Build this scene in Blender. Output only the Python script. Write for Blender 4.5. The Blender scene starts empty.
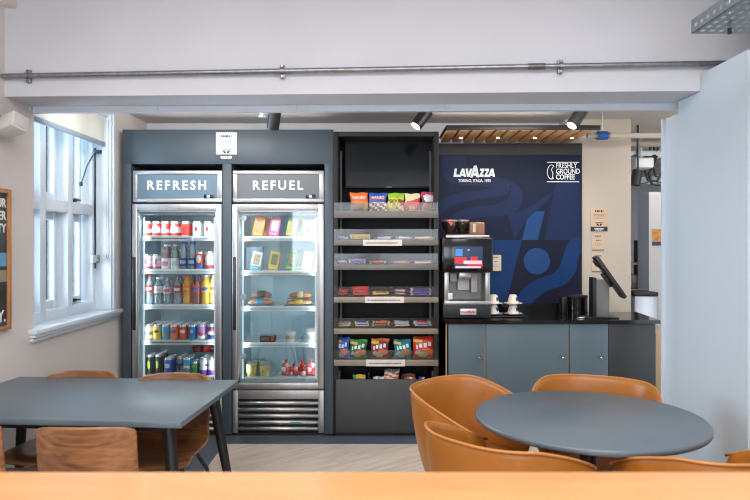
import bpy, bmesh, math, random
from mathutils import Vector, Matrix, Euler
random.seed(7)
PI = math.pi
C = bpy.context.scene.collection
sc = bpy.context.scene
CAMZ, F, CX, CY = 1.43, 640.0, 375.0, 245.0
def PX(x, Y): return (x - CX) * Y / F
def PZ(y, Y): return CAMZ + (CY - y) * Y / F

# ------------------------------------------------------------------ materials
def lin(c):
    return tuple((v/255/12.92 if v/255 <= .04045 else ((v/255+.055)/1.055)**2.4) for v in c)
_m = {}
def M(name, col, rough=.5, metal=0, var=.06, scale=12., bump=0., bscale=60., spec=.5, emit=None, es=0, coat=0, stretch=None):
    if name in _m: return _m[name]
    m = bpy.data.materials.new(name); m.use_nodes = True
    nt = m.node_tree; b = nt.nodes['Principled BSDF']
    c = lin(col)
    tc = nt.nodes.new('ShaderNodeTexCoord')
    src = tc.outputs['Object']
    if stretch:
        mp = nt.nodes.new('ShaderNodeMapping'); mp.inputs['Scale'].default_value = stretch
        nt.links.new(src, mp.inputs['Vector']); src = mp.outputs['Vector']
    n = nt.nodes.new('ShaderNodeTexNoise'); n.inputs['Scale'].default_value = scale; n.inputs['Detail'].default_value = 4
    nt.links.new(src, n.inputs['Vector'])
    r = nt.nodes.new('ShaderNodeValToRGB')
    r.color_ramp.elements[0].position = .3; r.color_ramp.elements[1].position = .7
    r.color_ramp.elements[0].color = (*[v*(1-var) for v in c], 1)
    r.color_ramp.elements[1].color = (*[min(1, v*(1+var)) for v in c], 1)
    nt.links.new(n.outputs['Fac'], r.inputs['Fac']); nt.links.new(r.outputs['Color'], b.inputs['Base Color'])
    b.inputs['Roughness'].default_value = rough; b.inputs['Metallic'].default_value = metal
    b.inputs['Specular IOR Level'].default_value = spec; b.inputs['Coat Weight'].default_value = coat
    b.inputs['Coat Roughness'].default_value = .15
    if emit:
        b.inputs['Emission Color'].default_value = (*lin(emit), 1); b.inputs['Emission Strength'].default_value = es
    if bump:
        n2 = nt.nodes.new('ShaderNodeTexNoise'); n2.inputs['Scale'].default_value = bscale; n2.inputs['Detail'].default_value = 3
        nt.links.new(src, n2.inputs['Vector'])
        bp = nt.nodes.new('ShaderNodeBump'); bp.inputs['Strength'].default_value = bump; bp.inputs['Distance'].default_value = .004
        nt.links.new(n2.outputs['Fac'], bp.inputs['Height']); nt.links.new(bp.outputs['Normal'], b.inputs['Normal'])
    _m[name] = m; return m

def glass(name, tint=(1, 1, 1), f0=.06, rough=.02, body=0., bodycol=(255, 255, 255)):
    """thin clear sheet: see-through with a surface sheen and, for moulded plastic, some body colour"""
    if name in _m: return _m[name]
    m = bpy.data.materials.new(name); m.use_nodes = True; nt = m.node_tree; nt.nodes.clear()
    out = nt.nodes.new('ShaderNodeOutputMaterial')
    tr = nt.nodes.new('ShaderNodeBsdfTransparent'); tr.inputs['Color'].default_value = (*tint, 1)
    gl = nt.nodes.new('ShaderNodeBsdfGlossy'); gl.inputs['Roughness'].default_value = rough
    lw = nt.nodes.new('ShaderNodeFresnel'); lw.inputs['IOR'].default_value = 1.45
    ma = nt.nodes.new('ShaderNodeMath'); ma.operation = 'MULTIPLY_ADD'; ma.inputs[1].default_value = 1.0; ma.inputs[2].default_value = f0-.04
    nt.links.new(lw.outputs['Fac'], ma.inputs[0])
    base = tr.outputs[0]
    if body > 0:
        df = nt.nodes.new('ShaderNodeBsdfDiffuse'); df.inputs['Color'].default_value = (*lin(bodycol), 1)
        mb = nt.nodes.new('ShaderNodeMixShader'); mb.inputs[0].default_value = body
        nt.links.new(tr.outputs[0], mb.inputs[1]); nt.links.new(df.outputs[0], mb.inputs[2]); base = mb.outputs[0]
    mx = nt.nodes.new('ShaderNodeMixShader')
    nt.links.new(ma.outputs[0], mx.inputs[0]); nt.links.new(base, mx.inputs[1]); nt.links.new(gl.outputs[0], mx.inputs[2])
    nt.links.new(mx.outputs[0], out.inputs['Surface'])
    _m[name] = m; return m

def wood(name, c1, c2, rough=.4, axis='X', scale=3., dist=3., coat=.0):
    if name in _m: return _m[name]
    m = bpy.data.materials.new(name); m.use_nodes = True; nt = m.node_tree; b = nt.nodes['Principled BSDF']
    tc = nt.nodes.new('ShaderNodeTexCoord'); mp = nt.nodes.new('ShaderNodeMapping')
    s = {'X': (.12, 1, 1), 'Y': (1, .12, 1), 'Z': (1, 1, .12)}[axis]
    mp.inputs['Scale'].default_value = tuple(v*scale*6 for v in s)
    nt.links.new(tc.outputs['Object'], mp.inputs['Vector'])
    n = nt.nodes.new('ShaderNodeTexNoise'); n.inputs['Scale'].default_value = 1.3; n.inputs['Detail'].default_value = 6; n.inputs['Distortion'].default_value = dist*.3
    nt.links.new(mp.outputs[0], n.inputs['Vector'])
    mp2 = nt.nodes.new('ShaderNodeMapping'); mp2.inputs['Scale'].default_value = tuple(v*scale*40 for v in s)
    nt.links.new(tc.outputs['Object'], mp2.inputs['Vector'])
    n2 = nt.nodes.new('ShaderNodeTexNoise'); n2.inputs['Scale'].default_value = 1.; n2.inputs['Detail'].default_value = 2
    nt.links.new(mp2.outputs[0], n2.inputs['Vector'])
    ad = nt.nodes.new('ShaderNodeMath'); ad.operation = 'MULTIPLY_ADD'; ad.inputs[1].default_value = .35
    nt.links.new(n2.outputs['Fac'], ad.inputs[0]); nt.links.new(n.outputs['Fac'], ad.inputs[2])
    r = nt.nodes.new('ShaderNodeValToRGB'); r.color_ramp.elements[0].position = .45; r.color_ramp.elements[1].position = .9
    r.color_ramp.elements[0].color = (*lin(c1), 1); r.color_ramp.elements[1].color = (*lin(c2), 1)
    nt.links.new(ad.outputs[0], r.inputs['Fac']); nt.links.new(r.outputs[0], b.inputs['Base Color'])
    b.inputs['Roughness'].default_value = rough; b.inputs['Coat Weight'].default_value = coat
    _m[name] = m; return m

# ------------------------------------------------------------------ mesh builder
class MB:
    def __init__(s): s.bm = bmesh.new()
    def _set(s, faces, m):
        for f in faces: f.material_index = m
    def box(s, x0, x1, y0, y1, z0, z1, m=0, bev=0, seg=2):
        t = bmesh.new()
        v = [t.verts.new(p) for p in ((x0,y0,z0),(x1,y0,z0),(x1,y1,z0),(x0,y1,z0),(x0,y0,z1),(x1,y0,z1),(x1,y1,z1),(x0,y1,z1))]
        for q in ((3,2,1,0),(4,5,6,7),(0,1,5,4),(1,2,6,5),(2,3,7,6),(3,0,4,7)): t.faces.new([v[i] for i in q])
        if bev: bmesh.ops.bevel(t, geom=t.edges[:], offset=bev, segments=seg, affect='EDGES', profile=.5)
        s.merge(t, m); return s
    def merge(s, t, m=None, mat=None):
        if mat is not None: bmesh.ops.transform(t, matrix=mat, verts=t.verts[:])
        vm = {}
        for v in t.verts: vm[v] = s.bm.verts.new(v.co)
        for f in t.faces:
            try: nf = s.bm.faces.new([vm[v] for v in f.verts])
            except ValueError: continue
            nf.material_index = f.material_index if m is None else m
        t.free()
    def cyl(s, p0, p1, r0, r1=None, n=16, m=0, cap=True):
        r1 = r0 if r1 is None else r1
        p0, p1 = Vector(p0), Vector(p1); d = (p1-p0).normalized()
        a = d.orthogonal().normalized(); b = d.cross(a)
        A = [s.bm.verts.new(p0+(a*math.cos(2*PI*i/n)+b*math.sin(2*PI*i/n))*r0) for i in range(n)]
        B = [s.bm.verts.new(p1+(a*math.cos(2*PI*i/n)+b*math.sin(2*PI*i/n))*r1) for i in range(n)]
        fs = [s.bm.faces.new((A[i], A[(i+1)%n], B[(i+1)%n], B[i])) for i in range(n)]
        if cap: fs += [s.bm.faces.new(A[::-1]), s.bm.faces.new(B)]
        s._set(fs, m); return s
    def lathe(s, prof, c=(0,0,0), n=20, m=0, axis='Z'):
        """prof: list of (r, z[, mat])"""
        rings = []
        for p in prof:
            r, z = p[0], p[1]
            ring = []
            for i in range(n):
                a = 2*PI*i/n
                q = (r*math.cos(a), r*math.sin(a), z)
                if axis == 'Y': q = (q[0], q[2], -q[1])
                if axis == 'X': q = (q[2], q[0], q[1])
                ring.append(s.bm.verts.new((c[0]+q[0], c[1]+q[1], c[2]+q[2])))
            rings.append(ring)
        for k in range(len(prof)-1):
            mm = prof[k+1][2] if len(prof[k+1]) > 2 else m
            for i in range(n):
                f = s.bm.faces.new((rings[k][i], rings[k][(i+1)%n], rings[k+1][(i+1)%n], rings[k+1][i])); f.material_index = mm
        f = s.bm.faces.new(rings[0][::-1]); f.material_index = prof[1][2] if len(prof[1]) > 2 else m
        f = s.bm.faces.new(rings[-1]); f.material_index = prof[-1][2] if len(prof[-1]) > 2 else m
        return s
    def tube(s, pts, r, n=8, m=0):
        pts = [Vector(p) for p in pts]
        rings = []; up = None
        for i, p in enumerate(pts):
            d = (pts[min(i+1, len(pts)-1)]-pts[max(i-1, 0)]).normalized()
            if up is None: up = d.orthogonal().normalized()
            up = (up - d*up.dot(d)).normalized(); b = d.cross(up)
            rr = r[i] if isinstance(r, (list, tuple)) else r
            rings.append([s.bm.verts.new(p+(up*math.cos(2*PI*k/n)+b*math.sin(2*PI*k/n))*rr) for k in range(n)])
        fs = []
        for a, b in zip(rings, rings[1:]):
            fs += [s.bm.faces.new((a[k], a[(k+1)%n], b[(k+1)%n], b[k])) for k in range(n)]
        fs += [s.bm.faces.new(rings[0][::-1]), s.bm.faces.new(rings[-1])]
        s._set(fs, m); return s
    def grid(s, fn, nu, nv, m=0, pat=None, closed_u=False):
        V = [[s.bm.verts.new(fn(i/nu, j/nv)) for j in range(nv+1)] for i in range(nu + (0 if closed_u else 1))]
        L = len(V)
        for i in range(nu):
            for j in range(nv):
                f = s.bm.faces.new((V[i][j], V[(i+1)%L][j], V[(i+1)%L][j+1], V[i][j+1]))
                f.material_index = pat((i+.5)/nu, (j+.5)/nv) if pat else m
        return s
    def poly(s, pts, y0, y1, m=0):
        """prism: outline in x,z pushed from y0 to y1"""
        A = [s.bm.verts.new((x, y0, z)) for x, z in pts]; B = [s.bm.verts.new((x, y1, z)) for x, z in pts]
        n = len(pts)
        fs = [s.bm.faces.new(A), s.bm.faces.new(B[::-1])] + [s.bm.faces.new((A[i], B[i], B[(i+1)%n], A[(i+1)%n])) for i in range(n)]
        s._set(fs, m); return s
    def sphere(s, c, r, m=0, sc_=(1,1,1), n=12):
        t = bmesh.new(); bmesh.ops.create_uvsphere(t, u_segments=n, v_segments=max(6, n//2+1), radius=r)
        s.merge(t, m, Matrix.Translation(c) @ Matrix.Diagonal((*sc_, 1))); return s
    def xf(s, mat): bmesh.ops.transform(s.bm, matrix=mat, verts=s.bm.verts[:]); return s
    def build(s, name, mats, parent=None, loc=None, rot=None, solid=0, sub=0, ang=35, fix=True):
        if fix: bmesh.ops.recalc_face_normals(s.bm, faces=s.bm.faces[:])
        me = bpy.data.meshes.new(name); s.bm.to_mesh(me); s.bm.free()
        for mt in (mats if isinstance(mats, (list, tuple)) else [mats]): me.materials.append(mt)
        me.polygons.foreach_set('use_smooth', [True]*len(me.polygons)); me.set_sharp_from_angle(angle=math.radians(ang))
        o = bpy.data.objects.new(name, me); C.objects.link(o)
        if parent: o.parent = parent
        if loc: o.location = loc
        if rot: o.rotation_euler = rot
        if solid:
            k = o.modifiers.new('s', 'SOLIDIFY'); k.thickness = solid; k.offset = 0
        if sub:
            k = o.modifiers.new('b', 'SUBSURF'); k.levels = sub; k.render_levels = sub
        return o

def tag(o, label, cat, group=None):
    o['label'] = label; o['category'] = cat
    if group: o['group'] = group
    return o
def thing(name, label, cat, loc=(0,0,0), rz=0, group=None):
    o = bpy.data.objects.new(name, None); C.objects.link(o); o.empty_display_size = .1
    o.location = loc; o.rotation_euler = (0, 0, rz)
    return tag(o, label, cat, group)
def struct(o): o['kind'] = 'structure'; return o
def dup(root, loc, rz=None, label=None, group=None):
    r = root.copy(); C.objects.link(r); r.location = loc
    if rz is not None: r.rotation_euler = (r.rotation_euler[0], r.rotation_euler[1], rz)
    if label: r['label'] = label
    if group: r['group'] = group
    for ch in list(root.children):
        c = ch.copy(); C.objects.link(c); c.parent = r
        for g in list(ch.children):
            d = g.copy(); C.objects.link(d); d.parent = c
    return r
def text(name, body, size, loc, mat, parent=None, rot=(PI/2, 0, 0), bold=0., align='CENTER', depth=.0015, space=1., shear=0., sx=1., font_line=1.):
    cu = bpy.data.curves.new(name, 'FONT'); cu.body = body; cu.size = size; cu.align_x = align; cu.align_y = 'CENTER'
    cu.extrude = depth; cu.offset = bold; cu.space_character = space; cu.shear = shear; cu.space_line = font_line; cu.resolution_u = 3
    t = bpy.data.objects.new('t', cu); C.objects.link(t)
    dg = bpy.context.evaluated_depsgraph_get(); me = bpy.data.meshes.new_from_object(t.evaluated_get(dg))
    bpy.data.objects.remove(t); bpy.data.curves.remove(cu)
    me.materials.clear(); me.materials.append(mat); me.name = name
    if sx != 1: me.transform(Matrix.Diagonal((sx, 1, 1, 1)))
    o = bpy.data.objects.new(name, me); C.objects.link(o); o.location = loc; o.rotation_euler = rot
    if parent: o.parent = parent
    return o
def strokes(mb, x0, x1, y, z, h, n, m=0, d=.0008):
    """a line of print too small to read: a row of little bars"""
    x = x0; rnd = random.Random(int(1000*(x0+z)))
    while x < x1:
        w = (x1-x0)/n*(.5+rnd.random()*.8); mb.box(x, min(x+w, x1), y-d, y, z-h/2, z+h/2, m); x += w+(x1-x0)/n*.35

# ------------------------------------------------------------------ palette
white_wall = M('white wall paint', (207, 209, 215), .85, var=.02, scale=3, bump=.06, bscale=120)
warm_wall = M('cream wall paint', (192, 180, 167), .85, var=.02, scale=3, bump=.06, bscale=120)
ceil_m = M('ceiling paint', (205, 203, 202), .9, var=.03, scale=2)
blue_panel = M('daylight tinted partition paint', (200, 212, 221), .55, var=.02, scale=2)  # blue of the window daylight is put into this paint colour
gloss_white = M('white gloss paint', (212, 222, 231), .35, var=.02)  # the blue cast of daylight is mixed into this white
slate = M('slate blue laminate', (60, 72, 81), .45, var=.04, scale=6)
slate2 = M('grey blue cabinet laminate', (77, 93, 101), .5, var=.03, scale=6)
charcoal = M('charcoal laminate', (42, 42, 44), .5, var=.05)
blackm = M('black powder coat', (22, 22, 24), .45, var=.1)
black_gl = M('black gloss plastic', (10, 10, 12), .12, var=.1)
black_soft = M('black plastic', (24, 24, 26), .5, var=.1)
steel = M('brushed steel', (180, 177, 176), .40, 1., var=.08, scale=30, stretch=(.15, 1, 6))
steel_v = M('brushed steel upright', (180, 178, 178), .40, 1., var=.08, scale=30, stretch=(6, 1, .15))
chrome = M('chrome', (200, 200, 202), .12, 1., var=.02)
galv = M('galvanised steel', (150, 152, 154), .38, .9, var=.2, scale=40)
liner = M('white fridge liner', (178, 203, 212), .4, var=.02)
shelf_w = M('white coated shelf', (225, 232, 234), .4, var=.02)
pale_print = M('grey print', (120, 130, 140), .6, var=.05)
paper = M('white card', (214, 214, 214), .7, var=.02)
tan_paper = M('kraft card', (205, 178, 150), .7, var=.03)
ink = M('black ink', (24, 24, 26), .6, var=.05)
letter = M('white lettering', (232, 236, 238), .5, var=.01)
oak = wood('oak slats', (196, 136, 82), (234, 178, 118), .4, 'Y', 2.2)
counter_wood = wood('honey oak counter', (176, 126, 78), (196, 146, 94), .42, 'X', 1.1, 2., coat=.1)
chair_wood = wood('walnut plywood', (104, 66, 40), (176, 120, 78), .35, 'X', 2.2, 6., coat=.2)
birch = wood('birch plywood edge', (176, 142, 106), (206, 172, 134), .5, 'Z', 2.)
leather = M('tan leather', (168, 104, 38), .36, var=.1, scale=9, bump=.12, bscale=180, spec=.5)
leather_e = M('tan leather edge', (186, 122, 58), .38, var=.08, scale=9)
table_m = M('slate grey tabletop', (95, 107, 116), .36, var=.03, scale=5, spec=.6)
table_e = M('dark tabletop edge', (48, 54, 62), .4, var=.05)
granite = M('polished black worktop', (18, 17, 17), .1, var=.5, scale=90)
acrylic = glass('clear acrylic', (.9, .9, .9), .035, .12, .05, (150, 140, 130))
pane_m = glass('window glass', (.97, .99, 1), .05)
door_glass = glass('fridge door glass', (.93, .965, .97), .075, .015)
clear_pl = glass('clear bottle plastic', (.88, .93, .95), .08, .08, .36, (190, 208, 214))

def col(name, c, rough=.4, **k): return M(name, c, rough, var=.05, **k)
RED, ORG, YEL, GRN = col('red print', (206, 44, 36)), col('orange print', (238, 122, 28)), col('yellow print', (240, 200, 50)), col('green print', (70, 160, 60))
BLU, CYA, PUR, PNK = col('blue print', (30, 90, 190)), col('cyan print', (40, 160, 205)), col('purple print', (128, 60, 160)), col('pink print', (224, 60, 120))
WHT, SIL, BLK, MAR = col('white print', (236, 236, 236)), M('aluminium', (196, 198, 200), .3, .8, var=.05), col('black print', (22, 22, 24)), col('maroon print', (140, 24, 56))
LPK, TEA, BRN, TAN = col('pale pink print', (232, 196, 204)), col('teal print', (0, 130, 140)), col('brown print', (110, 62, 36)), col('tan print', (206, 168, 112))
LIM, NAV, GRY, CRM = col('lime print', (150, 200, 40)), col('navy print', (34, 44, 110)), col('grey print2', (140, 142, 146)), col('cream print', (235, 220, 180))
LBL = col('light blue print', (150, 190, 226)); LIL = col('lilac print', (170, 140, 210))

# ------------------------------------------------------------------ setting
WX = -1.93                                       # left wall face
# floor with a pale wood-plank field in dark grey
fm = bpy.data.materials.new('grey floor with pale plank field'); fm.use_nodes = True
nt = fm.node_tree; b = nt.nodes['Principled BSDF']
tc = nt.nodes.new('ShaderNodeTexCoord'); sp = nt.nodes.new('ShaderNodeSeparateXYZ'); nt.links.new(tc.outputs['Object'], sp.inputs[0])
def mth(op, a, v):
    n = nt.nodes.new('ShaderNodeMath'); n.operation = op
    if isinstance(a, float): n.inputs[0].default_value = a
    else: nt.links.new(a, n.inputs[0])
    if isinstance(v, (float, int)): n.inputs[1].default_value = v
    else: nt.links.new(v, n.inputs[1])
    return n.outputs[0]
msk = mth('MULTIPLY', mth('GREATER_THAN', sp.outputs['X'], -1.08), mth('LESS_THAN', sp.outputs['Y'], 4.60))
msk = mth('MAXIMUM', msk, mth('MULTIPLY', mth('GREATER_THAN', sp.outputs['X'], 1.9), mth('GREATER_THAN', sp.outputs['Y'], 3.5)))
mp = nt.nodes.new('ShaderNodeMapping'); mp.inputs['Rotation'].default_value = (0, 0, math.radians(-38)); nt.links.new(tc.outputs['Object'], mp.inputs[0])
bk = nt.nodes.new('ShaderNodeTexBrick'); bk.inputs['Scale'].default_value = 1; bk.inputs['Brick Width'].default_value = 1.2; bk.inputs['Row Height'].default_value = .18
bk.inputs['Mortar Size'].default_value = .002; bk.inputs['Color1'].default_value = (*lin((214, 198, 184)), 1); bk.inputs['Color2'].default_value = (*lin((200, 185, 172)), 1); bk.inputs['Mortar'].default_value = (*lin((172, 158, 146)), 1)
nt.links.new(mp.outputs[0], bk.inputs['Vector'])
mp2 = nt.nodes.new('ShaderNodeMapping'); mp2.inputs['Scale'].default_value = (2.5, 22, 1); nt.links.new(mp.outputs[0], mp2.inputs[0])
nz = nt.nodes.new('ShaderNodeTexNoise'); nz.inputs['Scale'].default_value = 1.5; nz.inputs['Detail'].default_value = 5; nt.links.new(mp2.outputs[0], nz.inputs[0])
rp = nt.nodes.new('ShaderNodeValToRGB'); rp.color_ramp.elements[0].position = .3; rp.color_ramp.elements[1].position = .7
rp.color_ramp.elements[0].color = (.80, .78, .76, 1); rp.color_ramp.elements[1].color = (1.1, 1.1, 1.1, 1); nt.links.new(nz.outputs['Fac'], rp.inputs[0])
mu = nt.nodes.new('ShaderNodeMix'); mu.data_type = 'RGBA'; mu.blend_type = 'MULTIPLY'; mu.inputs[0].default_value = 1
nt.links.new(bk.outputs['Color'], mu.inputs[6]); nt.links.new(rp.outputs[0], mu.inputs[7])
gz = nt.nodes.new('ShaderNodeTexNoise'); gz.inputs['Scale'].default_value = 6; gz.inputs['Detail'].default_value = 5; nt.links.new(tc.outputs['Object'], gz.inputs[0])
gr = nt.nodes.new('ShaderNodeValToRGB'); gr.color_ramp.elements[0].color = (*lin((62, 70, 82)), 1); gr.color_ramp.elements[1].color = (*lin((86, 94, 106)), 1); nt.links.new(gz.outputs['Fac'], gr.inputs[0])
mx = nt.nodes.new('ShaderNodeMix'); mx.data_type = 'RGBA'; nt.links.new(msk, mx.inputs[0]); nt.links.new(gr.outputs[0], mx.inputs[6]); nt.links.new(mu.outputs[2], mx.inputs[7])
nt.links.new(mx.outputs[2], b.inputs['Base Color']); b.inputs['Roughness'].default_value = .45

struct(MB().box(-2.6, 5.2, -3.6, 9.2, -.1, 0).build('floor', fm))
struct(MB().box(-2.6, 5.2, -3.6, 3.45, 2.95, 3.05).box(-2.6, 5.2, 3.45, 9.2, 2.46, 3.05).build('ceiling', ceil_m))
# left wall with the window opening
WY0, WY1, WZ0, WZ1 = 3.62, 4.71, .95, 2.40
w = MB()
w.box(-2.35, WX, -3.6, WY0, 0, 2.95).box(-2.35, WX, WY1, 5.6, 0, 2.46).box(-2.35, WX, WY0, WY1, 0, WZ0).box(-2.35, WX, WY0, WY1, WZ1, 2.46)
struct(w.build('wall_left', M('warm white wall paint', (218, 210, 205), .85, var=.02, scale=3, bump=.06, bscale=120)))
struct(MB().box(-2.35, 1.70, 5.42, 5.6, 0, 2.46).build('wall_back', white_wall))
struct(MB().box(1.56, 2.10, 5.25, 5.75, 0, 2.46).build('wall_back_pier', warm_wall))
pt = MB().poly([(2.80, 0), (3.44, 0), (3.44, 2.2), (3.205, 2.2), (3.205, 2.285), (2.80, 2.285)], -1.76, -1.63)
pt.xf(Matrix(((0, -1, 0, 0), (1, 0, 0, 0), (0, 0, 1, 0), (0, 0, 0, 1))))
struct(pt.build('wall_right_partition', blue_panel))
struct(MB().box(1.645, 1.80, -3.6, 2.80, 0, 2.95).build('wall_right', white_wall))
struct(MB().box(2.6, 2.7, 2.6, 3.6, 2.1, 2.95).box(1.80, 2.7, 2.55, 2.65, 0, 2.95).build('wall_right_light_stop', white_wall))  # unseen walls added to block sky light leaking above the partition
struct(MB().box(1.66, 1.76, 3.44, 3.67, 0, 2.15).build('door_1', blue_panel))
struct(MB().box(1.64, 1.66, 3.655, 3.672, 0, 2.15).build('trim_2', gloss_white))
struct(MB().box(2.6, 5.2, 8.6, 8.8, 0, 2.46).box(-2.35, 2.6, 8.6, 8.8, 0, 2.46).build('wall_far', M('far room paint', (176, 180, 186), .85, var=.03)))
struct(MB().box(5.0, 5.2, 3.4, 8.6, 0, 2.46).build('wall_far_side', white_wall))
# rear wall of the front room with two wide window openings
rw = MB()
rw.box(-2.35, 1.8, -3.6, -3.4, 0, .8).box(-2.35, 1.8, -3.6, -3.4, 2.5, 2.95).box(-2.35, -1.7, -3.6, -3.4, .8, 2.5).box(-.25, .0, -3.6, -3.4, .8, 2.5).box(1.5, 1.8, -3.6, -3.4, .8, 2.5)
struct(rw.build('wall_rear', white_wall))
# the bulkhead between the rooms, a touch out of square
def slab(mb, pts, z0, z1, m=0):
    A = [mb.bm.verts.new((x, y, z0)) for x, y in pts]; B = [mb.bm.verts.new((x, y, z1)) for x, y in pts]; n = len(pts)
    fs = [mb.bm.faces.new(A[::-1]), mb.bm.faces.new(B)]+[mb.bm.faces.new((A[i], A[(i+1)%n], B[(i+1)%n], B[i])) for i in range(n)]
    mb._set(fs, m); return mb
struct(slab(MB(), [(WX, 3.335), (1.63, 3.21), (2.65, 3.175), (2.65, 3.50), (1.80, 3.53), (WX, 3.615)], 2.203, 2.95).build('wall_bulkhead', white_wall))
tr = MB()
slab(tr, [(WX+.02, 3.572), (1.66, 3.49), (1.66, 3.525), (WX+.02, 3.607)], 2.168, 2.2035)
for x in (27, 159, 297, 437, 448):
    X = PX(x, 3.56); yy = 3.572-(X-WX)*.0228
    tr.box(X-.018, X-.006, yy-.008, yy+.002, 2.180, 2.206).box(X+.006, X+.018, yy-.008, yy+.002, 2.180, 2.206)
struct(tr.build('trim_1', gloss_white))

# window: sill, mullions, casements
struct(MB().box(-2.14, WX, WY0, WY1, WZ0-.012, WZ0+.005).box(-1.98, WX+.05, WY0-.06, WY1+.07, WZ0-.02, WZ0+.006, bev=.004)
    .box(-1.95, WX+.036, WY0-.05, WY1+.06, WZ0-.042, WZ0-.02, bev=.006).box(-1.95, WX+.02, WY0-.04, WY1+.05, WZ0-.066, WZ0-.042, bev=.006).build('trim_3', gloss_white))
win = MB(); fx0, fx1 = -2.15, -2.045
for yc, wd in ((3.60, .09), (3.945, .070), (4.30, .070), (4.668, .070)):
    win.box(fx0, fx1, yc-wd/2, yc+wd/2, WZ0+.002, WZ1-.002, bev=.004)
for z0, z1 in ((WZ0+.004, WZ0+.07), (1.645, 1.72), (WZ1-.08, WZ1-.004)): win.box(fx0, fx1-.001, 3.60, 4.69, z0, z1, bev=.003)
wo = struct(win.build('window_1', gloss_white))
MB().box(-2.045, WX+.002, WY1-.035, WY1-.002, WZ0+.006, WZ1-.002, bev=.003).box(-2.0, WX+.012, WY1-.008, WY1+.035, WZ0+.008, WZ1+.03, bev=.004).box(-2.17, WX-.005, WY0, WY1, WZ1-.012, WZ1-.001).build('reveal', gloss_white, wo)
for yc in (3.7725, 4.1225, 4.484):
    for z0, z1 in ((WZ0+.07, 1.645), (1.72, WZ1-.08)):
        y0, y1 = yc-.141, yc+.141
        fr = MB()
        fr.box(-2.165, -2.12, y0, y0+.032, z0, z1, bev=.003).box(-2.165, -2.12, y1-.032, y1, z0, z1, bev=.003).box(-2.164, -2.121, y0+.04, y1-.04, z0, z0+.05, bev=.003).box(-2.164, -2.121, y0+.04, y1-.04, z1-.05, z1, bev=.003)
        sash = fr.build('sash', gloss_white, wo)
        MB().box(-2.147, -2.141, y0+.03, y1-.03, z0+.045, z1-.045).build('pane', pane_m, sash)
        h = MB()
        h.box(-2.12, -2.10, yc-.03, yc+.03, z0+.012, z0+.035, bev=.004).box(-2.105, -2.085, yc-.012, yc+.055, z0+.02, z0+.032, bev=.003)
        if yc > 4.4: h.build('latch', M('latch metal', (70, 76, 84), .35, .8), sash)

# white-brick building across the lane
bm_ = bpy.data.materials.new('white painted brick'); bm_.use_nodes = True; nt = bm_.node_tree; b = nt.nodes['Principled BSDF']
tc = nt.nodes.new('ShaderNodeTexCoord'); mp = nt.nodes.new('ShaderNodeMapping'); mp.inputs['Rotation'].default_value = (PI/2, 0, PI/2)
bk = nt.nodes.new('ShaderNodeTexBrick'); bk.inputs['Scale'].default_value = 1; bk.inputs['Brick Width'].default_value = .45; bk.inputs['Row Height'].default_value = .14; bk.inputs['Mortar Size'].default_value = .01
bk.inputs['Color1'].default_value = (.62, .64, .66, 1); bk.inputs['Color2'].default_value = (.56, .58, .62, 1); bk.inputs['Mortar'].default_value = (.22, .24, .28, 1)
sp = nt.nodes.new('ShaderNodeSeparateXYZ'); cb = nt.nodes.new('ShaderNodeCombineXYZ')
nt.links.new(tc.outputs['Object'], sp.inputs[0]); nt.links.new(sp.outputs['Y'], cb.inputs[0]); nt.links.new(sp.outputs['Z'], cb.inputs[1]); nt.links.new(cb.outputs[0], bk.inputs['Vector'])
nt.links.new(bk.outputs['Color'], b.inputs['Base Color']); b.inputs['Roughness'].default_value = .8
nb = thing('neighbouring_building', 'white painted brick building seen through the casement window', 'building', (-4.6, 9, -3))
MB().box(-.3, 0, -8, 9, 0, 9.5).build('brick_wall', bm_, nb)
for y, z in ((-.45, 3.25), (2.3, 3.25), (5.0, 3.25)):
    f = MB().box(-.02, .03, y-.5, y+.5, z, z+1.5, bev=.01).build('window_frame', gloss_white, nb)
    MB().box(.0, .036, y-.42, y+.42, z+.08, z+.7).box(.0, .036, y-.42, y+.42, z+.78, z+1.42).build('dark_pane', M('dark outdoor glass', (70, 110, 150), .15, var=.1), f)

# roller blind, its chain, the window opener
blind_cloth = M('cream blind cloth', (222, 219, 210), .9, var=.02)
_nt = blind_cloth.node_tree; _tl = _nt.nodes.new('ShaderNodeBsdfTranslucent'); _tl.inputs['Color'].default_value = (.8, .79, .74, 1)
_mx = _nt.nodes.new('ShaderNodeMixShader'); _mx.inputs[0].default_value = .22
_nt.links.new(_nt.nodes['Principled BSDF'].outputs[0], _mx.inputs[1]); _nt.links.new(_tl.outputs[0], _mx.inputs[2]); _nt.links.new(_mx.outputs[0], _nt.nodes['Material Output'].inputs['Surface'])
bl = thing('roller_blind', 'cream roller blind pulled a little way down the white window', 'blind', (-1.955, 4.12, 2.15))
MB().box(-.002, .002, -.5, .5, .02, .24).build('blind_fabric', blind_cloth, bl)
MB().box(-.008, .008, -.502, .502, -.012, .022, bev=.003).build('bottom_rail', M('blind rail', (150, 166, 182), .5), bl)
MB().cyl((-.005, -.5, .225), (-.005, .535, .225), .024).build('roller_tube', gloss_white, bl)
MB().box(-.03, .025, .535, .55, .185, .255, bev=.006).build('bracket', gloss_white, bl)
ch = MB(); zz = 1.33-2.15
ch.tube([(.012, .50, .21), (.012, .505, zz+.04), (.012, .515, zz+.012), (.012, .53, zz), (.012, .545, zz+.012), (.012, .555, zz+.04), (.012, .545, .21)], .0022, 6)
ch.build('pull_chain', M('blind chain', (150, 156, 162), .4), bl)
op = thing('window_opener', 'dark metal winding rod and stay fixed beside the casement window', 'window opener', (-2.02, 4.615, 1.26))
MB().cyl((0, 0, 0), (0, 0, .87), .008).build('winding_rod', M('dark rod', (44, 52, 62), .4, .6), op)
MB().box(-.02, .03, -.025, .025, .04, .10, bev=.008).cyl((.02, -.01, .07), (.05, -.05, .06), .006).build('gear_box', M('gear metal', (140, 140, 142), .35, .8), op)
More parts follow.
